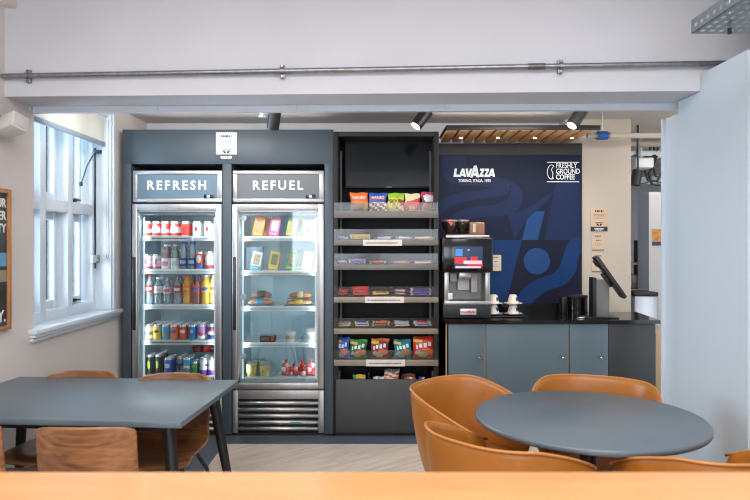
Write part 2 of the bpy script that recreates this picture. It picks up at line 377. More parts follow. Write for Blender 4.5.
MB().tube([(.0, 0, .845), (-.03, -.06, .74), (-.05, -.115, .60)], .007).box(-.062, -.038, -.13, -.10, .585, .615, bev=.005).build('stay_arm', M('stay metal', (88, 98, 112), .35, .7), op)
MB().box(-.012, .045, -.012, .02, .83, .855, bev=.005).build('pivot_bracket', M('dark rod', (44, 52, 62), .4, .6), op)

# picture on the left wall
ps = thing('framed_poster', 'dark poster with white capitals in an orange wooden frame', 'poster', (WX+.001, 3.36, .99))
fw = wood('poster frame wood', (170, 108, 56), (204, 142, 86), .45, 'Z', 3.)
MB().box(0, .022, -.022, 0, 0, .73, bev=.002).box(0, .022, -.60, -.578, 0, .73, bev=.002).box(0, .022, -.58, -.02, 0, .022, bev=.002).box(0, .022, -.58, -.02, .708, .73, bev=.002).build('frame', fw, ps)
MB().box(.001, .008, -.58, -.02, .02, .71).build('print', M('poster print', (52, 58, 62), .5, var=.5, scale=7), ps)
MB().box(.008, .0085, -.13, -.024, .33, .40, 0).box(.008, .0085, -.10, -.024, .25, .31, 1).build('print_scene', [M('poster sky', (96, 160, 200), .5), M('poster ground', (150, 140, 124), .5)], ps)
for s_, z in (('UR', .655), ('ER', .59), ('TY', .525)): text('print_text', s_, .062, (.0085, -.03, z), letter, ps, (PI/2, 0, PI/2), .002, 'RIGHT', .0006)
text('print_text', 'Y.', .085, (.0085, -.03, .07), letter, ps, (PI/2, 0, PI/2), .002, 'RIGHT', .0006)

# conduit on the bulkhead
p0 = Vector((PX(-14, 3.31), 3.31, PZ(76.3, 3.31))); p1 = Vector((PX(734, 3.17), 3.17, PZ(62.8, 3.17)))
cd = thing('conduit_pipe', 'thin galvanised conduit clipped along the white bulkhead', 'pipe', p0)
MB().cyl((0, 0, 0), p1-p0, .0125, n=16).build('conduit', galv, cd)
d = (p1-p0).normalized(); 
def q(x):
    k = (x-CX)/F; return d*((k*p0.y-p0.x)/(d.x-k*d.y))
MB().cyl(q(528), q(545), .0155, n=16).build('coupling', M('dull galvanised', (112, 112, 112), .45, .8, var=.2, scale=40), cd)
for x in (27, 282, 561):
    c = q(x)
    k = MB(); k.cyl(c-d*.009, c+d*.009, .0175, n=16).box(c.x-.012, c.x+.012, c.y+.008, c.y+.03, c.z-.034, c.z+.034, bev=.003).cyl((c.x, c.y+.01, c.z+.026), (c.x, c.y-.004, c.z+.026), .006).cyl((c.x, c.y+.01, c.z-.026), (c.x, c.y-.004, c.z-.026), .006)
    k.build('saddle_clip', galv, cd)

# perforated cable tray near the ceiling
ct = thing('cable_tray', 'perforated galvanised cable tray hanging below the ceiling by the partition', 'cable tray', (1.285, 2.6, 2.288))
galv2 = M('tray zinc', (138, 148, 152), .4, .75, var=.12, scale=30)
t = MB()
# floor of the tray as strips round rows of slots
W_, L_ = .30, 2.2
rows = 8; cw = W_/rows
for i in range(rows):
    x0 = i*cw
    t.box(x0, x0+cw*.52, -L_, 0, 0, .0018)
    k = 0; y = 0
    while y > -L_:
        off = .018 if i % 2 else 0
        t.box(x0+cw*.52, x0+cw, y-.022-off*0, y, 0, .0018); y -= .05
t.build('tray_floor', galv2, ct)
t = MB()
for xs in (0, W_-.002):
    t.box(xs, xs+.002, -L_, 0, 0, .018).box(xs, xs+.002, -L_, 0, .034, .055)
    y = 0
    while y > -L_: t.box(xs, xs+.002, y-.022, y, .017, .035); y -= .047
t.build('tray_side', galv2, ct)
for (x, y) in ((.10, -.10), (.20, -.42), (.27, -.02)):
    MB().cyl((x, y, -.028), (x, y, .66), .004, n=10).cyl((x, y, -.004), (x, y, .012), .010, n=6).build('hanger_rod', galv, ct)
    MB().cyl((x, y, -.034), (x, y, -.012), .008, n=12).build('end_cap', blackm, ct)

# ------------------------------------------------------------------ lamps on the ceiling
def box_spot(label, loc, rot, stem_top):
    t = thing('square_spotlight', label, 'spotlight', loc)
    head = MB().box(-.045, .045, -.075, .06, -.042, .042, bev=.006).build('lamp_head', M('white lamp casing', (216, 210, 206), .5), t, rot=rot)
    MB().box(-.034, .034, -.079, -.074, -.032, .032, bev=.002).build('lens', M('frosted lens', (205, 200, 196), .3), head)
    if stem_top: MB().tube([(0, .02, .035), (0, .02, stem_top)], .009).build('stem', M('white lamp casing', (216, 210, 206), .5), t)
    else: MB().tube([(-.02, .01, .01), (-.055, .02, .02), (WX-loc[0]+.02, .03, .02)], .009).build('stem', M('white lamp casing', (216, 210, 206), .5), t); stem_top = None
    pl = MB()
    if stem_top: pl.box(-.03, .03, -.03, .07, stem_top-.02, stem_top+.018, bev=.004)
    else: pl.box(WX-loc[0]+.001, WX-loc[0]+.028, -.05, .06, -.03, .055, bev=.004)
    pl.build('base_plate', M('grey lamp base', (110, 116, 122), .5), t)
box_spot('white square spotlight hanging beside the framed poster wall', (-1.845, 3.24, PZ(125.5, 3.24)), (math.radians(-12), math.radians(18), math.radians(62)), 0)
box_spot('white square spotlight high above the poster wall', (-1.46, 2.5, 2.425), (math.radians(-10), 0, math.radians(20)), .49)
def tube_spot(label, x, y, Y, lean, on, yaw):
    X, Z = PX(x, Y), PZ(y, Y)
    t = thing('black_spotlight', label, 'spotlight', (X, Y, Z), 0, 'black tube spotlights under the ceiling')
    b = MB().cyl((0, 0, .075), (0, 0, -.06), .042, n=24).cyl((0, 0, -.06), (0, 0, -.0645), .042, .038, n=24).build('lamp_body', blackm, t, rot=(yaw, lean, 0))
    lm = M('lit spot lens', (255, 244, 226), .3, emit=(255, 240, 215), es=7.0) if on else black_gl
    MB().lathe([(.033, -.0655), (.033, -.0665)], n=20).build('lens', lm, b)
    MB().cyl((0, .02, .03), (0, .02, 2.46-Z), .010, n=10).build('stem', blackm, t)
    MB().box(-.02, .02, -.06, .10, 2.46-Z-.022, 2.46-Z-.001, bev=.003).build('track_adapter', blackm, t)
    return Vector((X, Y, Z))
tube_spot('black tube spotlight above the slate fridge surround, turned away', 274, 119.5, 4.3, math.radians(12), False, math.radians(22))
tube_spot('lit black tube spotlight above the snack shelves', 421, 119, 4.3, math.radians(36), True, math.radians(-14))
tube_spot('lit black tube spotlight above the slatted canopy', 576.5, 118.5, 4.3, math.radians(36), True, math.radians(-14))
s_ = tag(MB().lathe([(.035, 0), (.036, -.012), (.02, -.02), (.012, -.035), (.028, -.045), (.028, -.05)], (PX(262, 4.5), 4.5, PZ(113, 4.5)+.02), 16).cyl((PX(262, 4.5), 4.5, PZ(113, 4.5)+.02), (PX(262, 4.5), 4.5, 2.46), .012).build('sprinkler_head', gloss_white), 'small white ceiling sprinkler beside the unlit black spotlight', 'sprinkler')

# ------------------------------------------------------------------ slate surround with the two fridges
YS = 4.78
su = thing('fridge_surround', 'tall slate blue panelled housing around the two glass fridges', 'cabinet', (0, YS, 0))
x0, x1 = PX(122.5, YS), PX(333, YS)
MB().box(x0, x1, 0, .62, PZ(164, YS), PZ(129.5, YS), bev=.002).build('fascia', slate, su)
for a, b_ in ((122.5, 131), (222.5, 231.5), (324.5, 333)):
    MB().box(PX(a, YS), PX(b_, YS), .0, .62, 0.02, PZ(164, YS), bev=.001).build('side_panel', slate, su)
MB().box(x0+.01, x1-.01, .03, .6, 0, .02).build('plinth', blackm, su)
def notice(name, label, X, Y, z0, z1, w, mats, foot=True):
    t = thing(name, label, 'notice', (X, Y, z0))
    h = z1-z0; fz = .20*h if foot else .06*h
    MB().box(-w/2, w/2, -.004, 0, fz, h).build('card', mats[0], t)
    MB().box(-w/2, w/2, -.004, 0, 0, fz-.001).build('footer', mats[1], t)
    p = MB()
    strokes(p, -w*.25, w*.25, -.0041, h*.86, h*.07, 5)
    if foot:
        for k in range(4): strokes(p, -w*(.38-.05*(k % 2)), w*(.38-.05*(k % 2)), -.0041, h*(.72-.055*k), h*.012, 12)
        p.poly([(-w*.24, h*.375), (w*.24, h*.375), (w*.22, h*.345), (-w*.22, h*.345)], -.0049, -.0041)
        p.poly([(-w*.19, h*.32), (-w*.05, h*.32), (-w*.02, h*.24), (-w*.09, h*.23)], -.0049, -.0041)
        p.poly([(w*.05, h*.32), (w*.19, h*.32), (w*.09, h*.23), (w*.02, h*.24)], -.0049, -.0041)
    else:
        strokes(p, -w*.18, w*.18, -.0041, h*.6, h*.06, 3); strokes(p, -w*.28, w*.28, -.0041, h*.4, h*.02, 8); strokes(p, -w*.28, w*.28, -.0041, h*.32, h*.02, 8)
    p.build('print', ink if foot else M('grey ink', (110, 96, 84), .6), t)
    if foot:
        p = MB(); strokes(p, -w*.28, w*.28, -.0042, fz*.55, fz*.32, 10); strokes(p, -w*.24, w*.24, -.0042, fz*.25, fz*.16, 9); p.build('footer_print', paper, t)
    return t
notice('wall_notice', 'white card notice with black footer on the slate fascia', PX(226.5, YS), YS-.0005, PZ(160, YS), PZ(132.5, YS), .155, (paper, M('slate footer', (46, 56, 62), .5)))

def fridge(label, xl, xr, header_m, word, wx, fy=4.79):
    Xl, Xr = PX(xl, fy), PX(xr, fy); Wd = Xr-Xl
    t = thing('display_fridge', label, 'fridge', ((Xl+Xr)/2, fy, 0))
    h = Wd/2; k = fy/F
    zt, zh, zd, zdb, zg, zgb = PZ(170.5, fy), PZ(202.3, fy), PZ(204, fy), PZ(388.5, fy), PZ(390.5, fy), PZ(433, fy)
    cab = MB()
    cab.box(-h+.004, -h+.018, .03, .60, .07, zt).box(h-.018, h-.004, .03, .60, .07, zt).box(-h+.004, h-.004, .58, .60, .07, zt).box(-h+.03, h-.03, .03, .58, zd-.06, zt-.01).box(-h+.03, h-.03, .05, .58, .07, .33)
    cab.build('cabinet', M('grey fridge casing', (120, 124, 128), .4, .3), t)
    ln = MB(); e = .012
    ln.box(-h+.018, -h+.018+e, .035, .56, .33, zd-.05).box(h-.018-e, h-.018, .035, .56, .33, zd-.05).box(-h+.03, h-.03, .545, .575, .33, zd-.05).box(-h+.03, h-.03, .04, .56, zd-.075, zd-.05).box(-h+.03, h-.03, .04, .56, .33, .37)
    for xx in (-h*.45, h*.45): ln.box(xx-.012, xx+.012, .538, .546, .38, zd-.08)
    ln.build('liner', liner, t)
    hd = MB(); f = .036
    hd.box(-h, h, 0, .05, zt-f*.8, zt, bev=.004).box(-h, h, 0, .05, zh, zh+f*.8, bev=.004).box(-h, -h+f, .0005, .05, zh+f*.7, zt-f*.7, bev=.004).box(h-f, h, .0005, .05, zh+f*.7, zt-f*.7, bev=.004)
    hf = hd.build('header_frame', steel, t)
    MB().box(-h+f*.8, h-f*.8, .006, .05, zh+f*.6, zt-f*.6).build('header_panel', header_m, hf)
    text('lettering', word, .093, (PX(wx, fy)-(Xl+Xr)/2, .005, (zt+zh)/2+.006), letter, hf, bold=.0026, space=1.36, sx=.98, depth=.0015)
    MB().box(h-.135, h-.065, -.001, .008, zh+.03, zh+.058, bev=.002).build('thermostat', black_gl, hf)
    MB().box(h-.113, h-.092, -.0025, .0, zh+.037, zh+.05).build('readout', M('blue readout', (200, 225, 255), .3, emit=(150, 200, 255), es=1.5), hf)
    dr = MB(); s1, s2, top, bot = .040, .046, .048, .042
    dr.box(-h, -h+s1, -.012, .035, zdb, zd, bev=.006).box(h-s2, h, -.012, .035, zdb, zd, bev=.006).box(-h+.012, h-.012, -.0115, .034, zd-top, zd, bev=.006).box(-h+.012, h-.012, -.0115, .034, zdb, zdb+bot, bev=.006)
    dr.box(-h+s1-.012, h-s2+.012, -.002, .02, zd-top-.01, zd-top+.004).box(-h+s1-.012, -h+s1+.006, -.002, .02, zdb+bot, zd-top).box(h-s2-.006, h-s2+.012, -.002, .02, zdb+bot, zd-top)
    df = dr.build('door_frame', steel_v, t)
    MB().box(-h+s1-.01, h-s2+.01, .004, .010, zdb+bot-.01, zd-top+.01).build('glass_pane', door_glass, df)
    MB().box(-h+.010, -h+.026, -.03, -.012, PZ(325, fy), PZ(262, fy), bev=.005).box(-h+.006, -h+.03, -.02, -.012, PZ(330, fy), PZ(257, fy), bev=.003).build('door_handle', M('dark handle steel', (70, 68, 70), .3, .8), df)
    MB().box(-h+.002, h-.002, .02, .05, zh-.012, zd+.01).build('seal_gap', blackm, t)
    g = MB(); g.box(-h, -h+.04, 0, .05, zgb, zg, bev=.003).box(h-.045, h, 0, .05, zgb, zg, bev=.003).box(-h+.03, h-.03, .0005, .05, zg-.065, zg, bev=.003)
    gf = g.build('grille_frame', steel_v, t)
    MB().box(-h+.03, h-.03, .035, .05, zgb, zg-.02).build('grille_back', blackm, gf)
    n = 5; zz0, zz1 = zgb+.012, zg-.066; st = (zz1-zz0)/n
    for i in range(n):
        z = zz0+st*i
        s = MB(); pr = [(.028, 0), (.006, .003), (-.002, .012), (.0, .022), (.012, .034), (.03, .037)]
        s.grid(lambda u, v: (-h+.038+(Wd-.081)*u, pr[int(round(v*5))][0], z+pr[int(round(v*5))][1]), 1, 5)
        s.build('louver', steel, gf, solid=.0015, ang=60)
    if word == 'REFUEL':
        text('badge', 'true', .03, (h-.215, -.0035, zz0+st+.021), M('teal badge', (30, 170, 185), .4), gf, depth=.001, bold=.0008)
        q_ = MB(); strokes(q_, h-.17, h-.05, -.0025, zz0+st+.019, .012, 8); q_.build('badge_print', paper, gf)
    MB().box(-h+.03, h-.03, .05, .55, .0, .07).build('foot_plinth', blackm, t)
    for sx in (-1, 1):
        MB().cyl((sx*(h-.066), .052, .42), (sx*(h-.066), .052, zd-.1), .007, n=10).build('lamp_tube', M('cool led tube', (240, 250, 255), .4, emit=(225, 244, 255), es=.45), t)
    return t, h
head1 = M('header slate', (98, 120, 136), .4, var=.03); head2 = M('header grey', (104, 107, 111), .4, var=.03)
fA, hA = fridge('steel glass door fridge of canned and bottled drinks', 132.5, 222, head1, 'REFRESH', 176.5)
fB, hB = fridge('steel glass door fridge of sandwiches and snack pots', 232.5, 324, head2, 'REFUEL', 277.5)
FY = 4.79
def fshelf(t, h, z, label=None, tilt=0, frosted=False):
    s = MB()
    n = 26
    for i in range(n+1):
        x = -h+.048+(2*h-.10)*i/n; s.box(x-.002, x+.002, .10, .53, z-.008, z-.002)
    for y in (.12, .3, .52): s.box(-h+.044, h-.048, y-.003, y+.003, z-.014, z-.008)
    so = s.build('shelf', shelf_w, t)
    e = MB().box(-h+.044, h-.048, .066, .074, z-.033, z+.004, bev=.001).box(-h+.044, h-.048, .07, .11, z-.008, z-.002)
    so2 = e.build('shelf_edge', glass('frosted strip', (.9, .95, .95), .05, .2, .8, (220, 232, 234)) if frosted else shelf_w, so)
    p = MB(); nn = 34
    for i in range(nn):
        x = -h+.052+(2*h-.108)*(i+.5)/nn; p.box(x-.0035, x+.0035, .0652, .066, z-.021, z-.012)
    p.build('edge_print', pale_print, so)
    if label:
        a, b_ = label; MB().box(a, b_, .060, .0645, z-.034, z+.002).build('price_label', paper, so)
        p = MB(); strokes(p, a+.02, b_-.02, .0599, z-.014, .010, 22); p.build('label_print', M('dark print', (70, 80, 92), .6), so)
    return z
kz = 4.865
zA = [PZ(y, kz) for y in (236.5, 269.5, 304.8, 340.3, 375.8)]
zB = [PZ(y, kz) for y in (236.8, 271, 306.6, 342.8, 377)]
xA = fA.location.x; xB = fB.location.x
for i, z in enumerate(zA): fshelf(fA, hA, z, ((PX(150, kz)-xA, PX(193, kz)-xA) if i in (0, 3) else None))
for i, z in enumerate(zB): fshelf(fB, hB, z, None, frosted=(i == 4))
cl = MB()
for y in (218, 297, 356.5): cl.lathe([(.002, 0), (.021, 0), (.021, .012), (.012, .016)], (PX(243, 4.83)-xB, .042, PZ(y, 4.83)), 20, axis='Y')
cl.build('suction_hooks', M('translucent white plastic', (226, 234, 238), .3), fB)

# ---- drinks
def can_mesh(cm, pat, r=.031, h=.117):
    """pat: list of (fraction up the wall, material index)"""
    m = MB(); prof = [(.022, 0), (.024, .002, 0), (r, .009, 0)]
    prev = .009
    for fr, mi in pat: prof.append((r, .009+(h-.024)*fr, mi))
    prof += [(.026, h-.006, 0), (.0265, h, 0), (.0245, h, 0), (.024, h-.004, 0), (.006, h-.004, 0)]
    m.lathe(prof, n=18)
    return m
def put_can(label, mats, pat, X, Y, Z, group, r=.031, h=.117, rz=None, decal=None):
    m = can_mesh(None, pat, r, h)
    if decal is not None:                        # rounded badge printed on the front
        mi, z0, z1, half = decal
        m.grid(lambda u, v: ((r+.0006)*math.sin((u-.5)*2*half), -(r+.0006)*math.cos((u-.5)*2*half), z0+(z1-z0)*(.5+(v-.5)*math.sqrt(max(.05, 1-(2*u-1)**2*.85)))), 8, 2, mi)
    o = m.build('drink_can', mats, None, (X, Y, Z), (0, 0, 0))
    return tag(o, label, 'drink can', group)
def lane(label, mats, pat, px, Y0, Z, n, group, dy=.068, back=None, **k):
    X = PX(px, Y0)
    o = put_can(label, mats, pat, X, Y0, Z, group, **k)
    for i in range(1, n):
        dup(o, (X, Y0+dy*i, Z), None, (back or 'can') + (' one behind the ', ' two behind the ', ' three behind the ')[i-1] + label)
    return o
Y0 = 4.905
# shelf 1
for i, x in enumerate((147.4, 156.2, 165.2, 174.6, 185.5)):
    who = ['red and white can at top shelf window end', 'second red and white can from top shelf window end', 'third red and white can from top shelf window end', 'fourth red and white can from top shelf window end', 'deep red can beside top shelf white cans'][i]
    rr = RED
    lane(who, [SIL, RED, WHT, LPK], [(.22, 1), (.5, 2 if i < 4 else 1), (.72, 1 if i % 2 == 0 else 3), (1, 1)], x, Y0, zA[0], 2, 'cans on the top fridge shelf', back='red can', decal=(2, .02, .1, .5) if i < 4 else None)
for i, x in enumerate((197, 208)):
    lane(['red marked white can beside the deep red can', 'red marked white can at top shelf hinge end'][i], [SIL, WHT, RED], [(.35, 1), (.42, 1), (.9, 1), (1, 1)], x, Y0, zA[0], 2, 'cans on the top fridge shelf', back='white can', decal=(2, .04, .075, .35))
# shelf 2
for i, x in enumerate((147, 157)):
    lane(['pale pink can at second shelf window end', 'pale pink can beside second shelf bottles'][i], [SIL, LPK, WHT, PNK], [(.15, 3), (.4, 1), (.6, 2), (.8, 1), (1, 2)], x, Y0, zA[1], 2, 'cans on the second fridge shelf', back='pale can', decal=(3, .035, .08, .3))
lane('red and blue energy drink can, second shelf', [SIL, RED, BLU, WHT], [(.3, 2), (.75, 1), (1, 1)], 199.5, Y0, zA[1], 2, 'cans on the second fridge shelf', back='red blue can', h=.135, decal=(3, .05, .11, .6))
lane('tall pink red can at second shelf hinge end', [SIL, LPK, RED, WHT], [(.2, 2), (.6, 1), (.8, 3), (1, 1)], 209, Y0, zA[1], 2, 'cans on the second fridge shelf', back='pink can', h=.138, decal=(3, .05, .11, .5))
def bottle(label, body, capm, labm, px, Y, Z, h=.22, r=.032, lz=(.42, .66), group=None, mark=None):
    X = PX(px, Y)
    m = MB()
    m.lathe([(r*.7, 0), (r*.9, .004), (r, .02), (r*.94, h*.2), (r*.9, h*.36), (r, lz[0]*h-.004), (r*.98, lz[1]*h), (r*.93, h*.72), (r*.6, h*.85), (r*.38, h*.90), (r*.38, h*.93)], n=18)
    o = m.build('drink_bottle', body, None, (X, Y, Z))
    MB().lathe([(r*.44, h*.925), (r*.45, h*.93), (r*.45, h*.99), (r*.38, h)], n=16).build('cap', capm, o)
    lb = MB().grid(lambda u, v: ((r+.0012)*math.cos(u*2*PI), (r+.0012)*math.sin(u*2*PI), h*(lz[0]+(lz[1]-lz[0])*v)), 20, 1, closed_u=True).build('label', labm, o, fix=False)
    if mark: MB().grid(lambda u, v: ((r+.002)*math.sin((u-.5)*1.5), -(r+.002)*math.cos((u-.5)*1.5), h*(lz[0]+(lz[1]-lz[0])*(.3+.4*v))), 6, 1).build('brand_mark', mark, lb)
    return tag(o, label, 'bottle', group)
def blane(label, body, capm, labm, px, Y, Z, n=2, back='bottle', **k):
    o = bottle(label, body, capm, labm, px, Y, Z, **k)
    for i in range(1, n): dup(o, (o.location.x, Y+.07*i, Z), None, back+(' one behind the ', ' two behind the ')[i-1]+label)
liq = lambda n, c: M(n, c, .15, var=.03, coat=.5)
g2 = 'bottles on the second fridge shelf'
blane('berry water bottle with white label and white cap', liq('berry drink', (120, 70, 84)), WHT, WHT, 166, Y0, zA[1], h=.19, lz=(.02, .45), group=g2, mark=PNK)
blane('clear water bottle with white label and white cap', clear_pl, WHT, WHT, 175, Y0, zA[1], h=.19, lz=(.02, .45), group=g2, mark=M('mint print', (190, 220, 205), .5))
blane('clear water bottle with blue label and cap beside white labels', clear_pl, BLU, NAV, 183.5, Y0, zA[1], h=.21, lz=(.12, .42), group=g2, mark=LBL)
blane('clear water bottle with blue label and cap beside energy can', clear_pl, BLU, NAV, 192, Y0, zA[1], h=.21, lz=(.12, .42), group=g2, mark=LBL)
g3 = 'bottles on the third fridge shelf'
cola = liq('dark cola', (96, 100, 106)); clearcola = clear_pl
blane('empty looking bottle with red label and red cap', clear_pl, RED, RED, 150, Y0, zA[2], group=g3, mark=WHT, h=.225)
blane('clear bottle with white label beside the red capped bottle', clear_pl, WHT, WHT, 158.5, Y0, zA[2], group=g3, mark=LPK, h=.21)
blane('clear bottle with pale red and white label mid shelf', clear_pl, GRY, LPK, 167.5, Y0, zA[2], group=g3, mark=RED, h=.20)
blane('clear bottle with red label beside the orange drink', clear_pl, GRY, RED, 178, Y0, zA[2], group=g3, mark=WHT, h=.215)
blane('orange drink bottle with orange cap', liq('orange drink', (236, 150, 40)), ORG, ORG, 187, Y0, zA[2], group=g3, mark=YEL, h=.222)
blane('red brown drink bottle with blue cap', liq('red brown drink', (146, 64, 42)), BLU, RED, 196.5, Y0, zA[2], group=g3, mark=BLU, h=.222)
blane('yellow drink bottle with white cap', liq('yellow drink', (240, 184, 50)), WHT, YEL, 205.5, Y0, zA[2], group=g3, mark=BLU, h=.225)
bottle('pale yellow bottle at the hinge end of third shelf', liq('pale yellow drink', (236, 214, 140)), WHT, WHT, 213.5, Y0+.04, zA[2], group=g3, mark=ORG, h=.225)
# shelf 4
g4 = 'cans on the fourth fridge shelf'
for x, nm, mats, pat, dec in (
    (149, 'white and grey can', [SIL, WHT, GRY, LIL], [(.3, 1), (.6, 2), (1, 1)], (3, .04, .08, .4)),
    (157.5, 'yellow can with dark mark', [SIL, YEL, NAV, CRM], [(.4, 1), (.8, 1), (1, 1)], (2, .055, .075, .6)),
    (166, 'cyan can with orange mark', [SIL, CYA, ORG, BLU], [(.3, 1), (.45, 1), (1, 1)], (2, .03, .05, .5)),
    (174.5, 'orange can with blue mark', [SIL, ORG, BLU, WHT], [(.4, 1), (1, 1)], (2, .05, .08, .6)),
    (183.5, 'orange red can with white mark', [SIL, M('orange red print', (226, 80, 36), .4), WHT, BLU], [(.4, 1), (1, 1)], (2, .05, .08, .6)),
    (192.5, 'sky blue can with yellow mark', [SIL, M('sky can blue', (36, 130, 196), .4), YEL, WHT], [(.4, 1), (1, 1)], (2, .05, .08, .3)),
    (201.5, 'lilac can with red mark', [SIL, M('lilac can', (180, 130, 200), .4), RED, WHT], [(.3, 3), (.7, 1), (1, 1)], (2, .03, .06, .6)),
    (211.5, 'white can with red and blue bands', [SIL, WHT, RED, NAV], [(.35, 3), (.5, 1), (.75, 2), (1, 3)], (1, .05, .065, .6))):
    lane(nm+' leading a fourth shelf row', mats, pat, x, Y0, zA[3], 4, g4, back='can', decal=dec)
# shelf 5
g5 = 'cans on the bottom fridge shelf'
for x, nm, mats, pat, dec, n, yy in (
    (150, 'black can with green claw mark by the window', [SIL, BLK, LIM], [(.4, 1), (1, 1)], (2, .045, .105, .3), 2, .03),
    (158.5, 'black can with green claw mark mid row', [SIL, BLK, LIM], [(.4, 1), (1, 1)], (2, .045, .105, .3), 3, .05),
    (168.5, 'deep blue can with red and white badge', [SIL, BLU, WHT, RED], [(.4, 1), (1, 1)], (2, .055, .09, .6), 3, 0),
    (180.5, 'silver and navy can', [SIL, GRY, NAV], [(.5, 1), (.7, 2), (1, 1)], (2, .03, .08, .3), 3, .04),
    (187.5, 'light blue can with orange mark', [SIL, CYA, ORG, WHT], [(.4, 1), (.6, 3), (1, 1)], (2, .04, .06, .5), 3, .0),
    (194.5, 'bright green can', [SIL, M('emerald print', (20, 130, 70), .4), LIM], [(.5, 1), (1, 1)], (2, .06, .08, .4), 2, 0),
    (203.5, 'purple can with white mark beside green can', [SIL, PUR, WHT, PNK], [(.3, 1), (.55, 2), (.7, 1), (1, 2)], (2, .06, .09, .6), 3, 0),
    (212, 'purple can with white mark at the hinge end', [SIL, PUR, WHT, PNK], [(.3, 1), (.55, 2), (.7, 1), (1, 2)], (2, .06, .09, .6), 3, 0)):
    lane(nm+', bottom shelf', mats, pat, x, Y0+yy, zA[4], n, g5, back='can', decal=dec, h=.15 if 'claw' in nm else (.105 if 'green can' == nm[-9:] and 'bright' in nm else .132))
bt = bottle('red bottle lying on its side above the bottom shelf cans', liq('red syrup', (130, 30, 34)), BLU, RED, 190, 5.10, zA[4]+.19, group=None, mark=None)
bt.rotation_euler = (0, math.radians(96), 0); bt.location = (PX(193, 5.12), 5.12, zA[4]+.155+.012)
bt.rotation_euler = (0, PI/2, 0)

# ---- food in the second fridge
def carton(label, px, Y, Z, w, h, base, mid, lean=0, rz=0, d=.075, group=None, foot=None):
    """sandwich wedge box: tall front with a clear window, sloping to a point behind"""
    t = thing('sandwich_box', label, 'sandwich box', (PX(px, Y), Y, Z+.008), rz, group)
    w *= .84
    body = MB()
    A = [(-w/2, 0, 0), (w/2, 0, 0), (w/2, .02, h), (-w/2, .02, h), (-w/2, d, 0), (w/2, d, 0)]
    v = [body.bm.verts.new(p) for p in A]
    for q_ in ((0, 1, 2, 3), (4, 5, 1, 0), (3, 2, 5, 4), (0, 3, 4), (1, 5, 2)): body.bm.faces.new([v[i] for i in q_])
    body.build('carton', base, t, rot=(0, lean, 0))
    yy = lambda z: .02*z/h-.0012
    MB().grid(lambda u, v_: (-w*.32+w*.64*u, yy(h*(.28+.58*v_)), h*(.28+.58*v_)), 1, 1).build('window', mid, t, rot=(0, lean, 0))
    MB().grid(lambda u, v_: (-w*.5+w*u, yy(h*.18*v_)-.0006, h*(.02+.2*v_)), 1, 1).build('label_band', foot or base, t, rot=(0, lean, 0))
    q_ = MB(); strokes(q_, -w*.3, w*.3, yy(h*.12)-.001, h*.12, h*.05, 5); q_.build('label_print', WHT, t, rot=(0, lean, 0))
    return t
fill1 = M('bread filling', (140, 104, 70), .6, var=.5, scale=60); fill2 = M('salad filling', (116, 116, 62), .6, var=.5, scale=60); fill3 = M('pale bread', (186, 164, 132), .6, var=.4, scale=60)
gs1, gs2 = 'sandwich boxes on the top shelf', 'sandwich boxes on the second shelf'
le = math.radians(10)
carton('orange sandwich box standing in front on the top shelf', 257, 4.90, zB[0], .092, .14, ORG, fill1, le, 0, group=gs1)
carton('darker orange sandwich box tucked behind the front orange one', 262.5, 5.0, zB[0], .092, .15, M('dark orange print', (206, 110, 34), .5), fill1, le, 0, group=gs1)
carton('pink sandwich box on the top shelf', 273, 4.90, zB[0], .085, .14, PNK, fill3, le, 0, group=gs1, foot=PNK)
carton('green and orange sandwich box on the top shelf', 290.5, 4.90, zB[0], .09, .14, M('olive print', (120, 150, 70), .5), fill1, le, 0, group=gs1, foot=ORG)
carton('pale green sandwich box behind the green and orange one', 296, 5.0, zB[0], .09, .155, M('pale olive print', (170, 180, 120), .5), fill2, le, 0, group=gs1)
carton('blue and white sandwich box on the second shelf', 254.5, 4.90, zB[1], .09, .14, WHT, fill3, le, 0, group=gs2, foot=CYA)
carton('yellow sandwich box on the second shelf', 272.5, 4.90, zB[1], .088, .14, YEL, fill2, le, 0, group=gs2, foot=YEL)
carton('green sandwich box on the second shelf', 290, 4.90, zB[1], .088, .14, GRN, fill3, le, 0, group=gs2, foot=LIM)
carton('yellow and white sandwich box by the hinge side', 306, 4.90, zB[1], .088, .14, CRM, fill3, le, 0, group=gs2, foot=YEL)
carton('dark green sandwich box behind the green one', 298, 5.0, zB[1], .088, .15, M('dark olive print', (84, 110, 50), .5), fill2, le, 0, group=gs2)
carton('small yellow sandwich box behind the two yellow ones', 310, 5.02, zB[1], .088, .09, YEL, fill2, le, 0, group=gs2)
tag(MB().box(-.066, .066, 0, .09, 0, .185, bev=.008).build('clear_tub', glass('blue tinted tub', (.8, .9, .97), .06, .1, .4, (190, 215, 235)), None, (PX(254, 5.04), 5.04, zB[1])), 'tall pale blue plastic tub behind the blue sandwich box', 'tub')
def pillow(w, h, d, pat, nu=14, nv=16, seed=0):
    """a puffed foil bag, crimped at the top and bottom, front and back in one skin"""
    rnd = random.Random(seed); ph = [rnd.random()*6 for _ in range(4)]
    def side(sg):
        def fn(u, v):
            bu = math.sin(PI*u)**.55 if 0 < u < 1 else 0; bv = math.sin(PI*min(1, max(0, (v-.05)/.9)))**.6 if .05 < v < .95 else 0
            t = d/2*bu*bv*(1+.12*math.sin(9*u+ph[0])*math.sin(8*v+ph[1]))
            x = (u-.5)*w*(1-.05*math.sin(PI*v)) + .004*math.sin(7*v+ph[2])
            return (x, sg*(t+.0004), v*h+.003*math.sin(9*u+ph[3])*(v > .5))
        return fn
    m = MB()
    m.grid(side(-1), nu, nv, pat=pat); m.grid(side(1), nu, nv, pat=lambda u, v: pat(u, v))
    bmesh.ops.remove_doubles(m.bm, verts=m.bm.verts[:], dist=.0012)
    return m
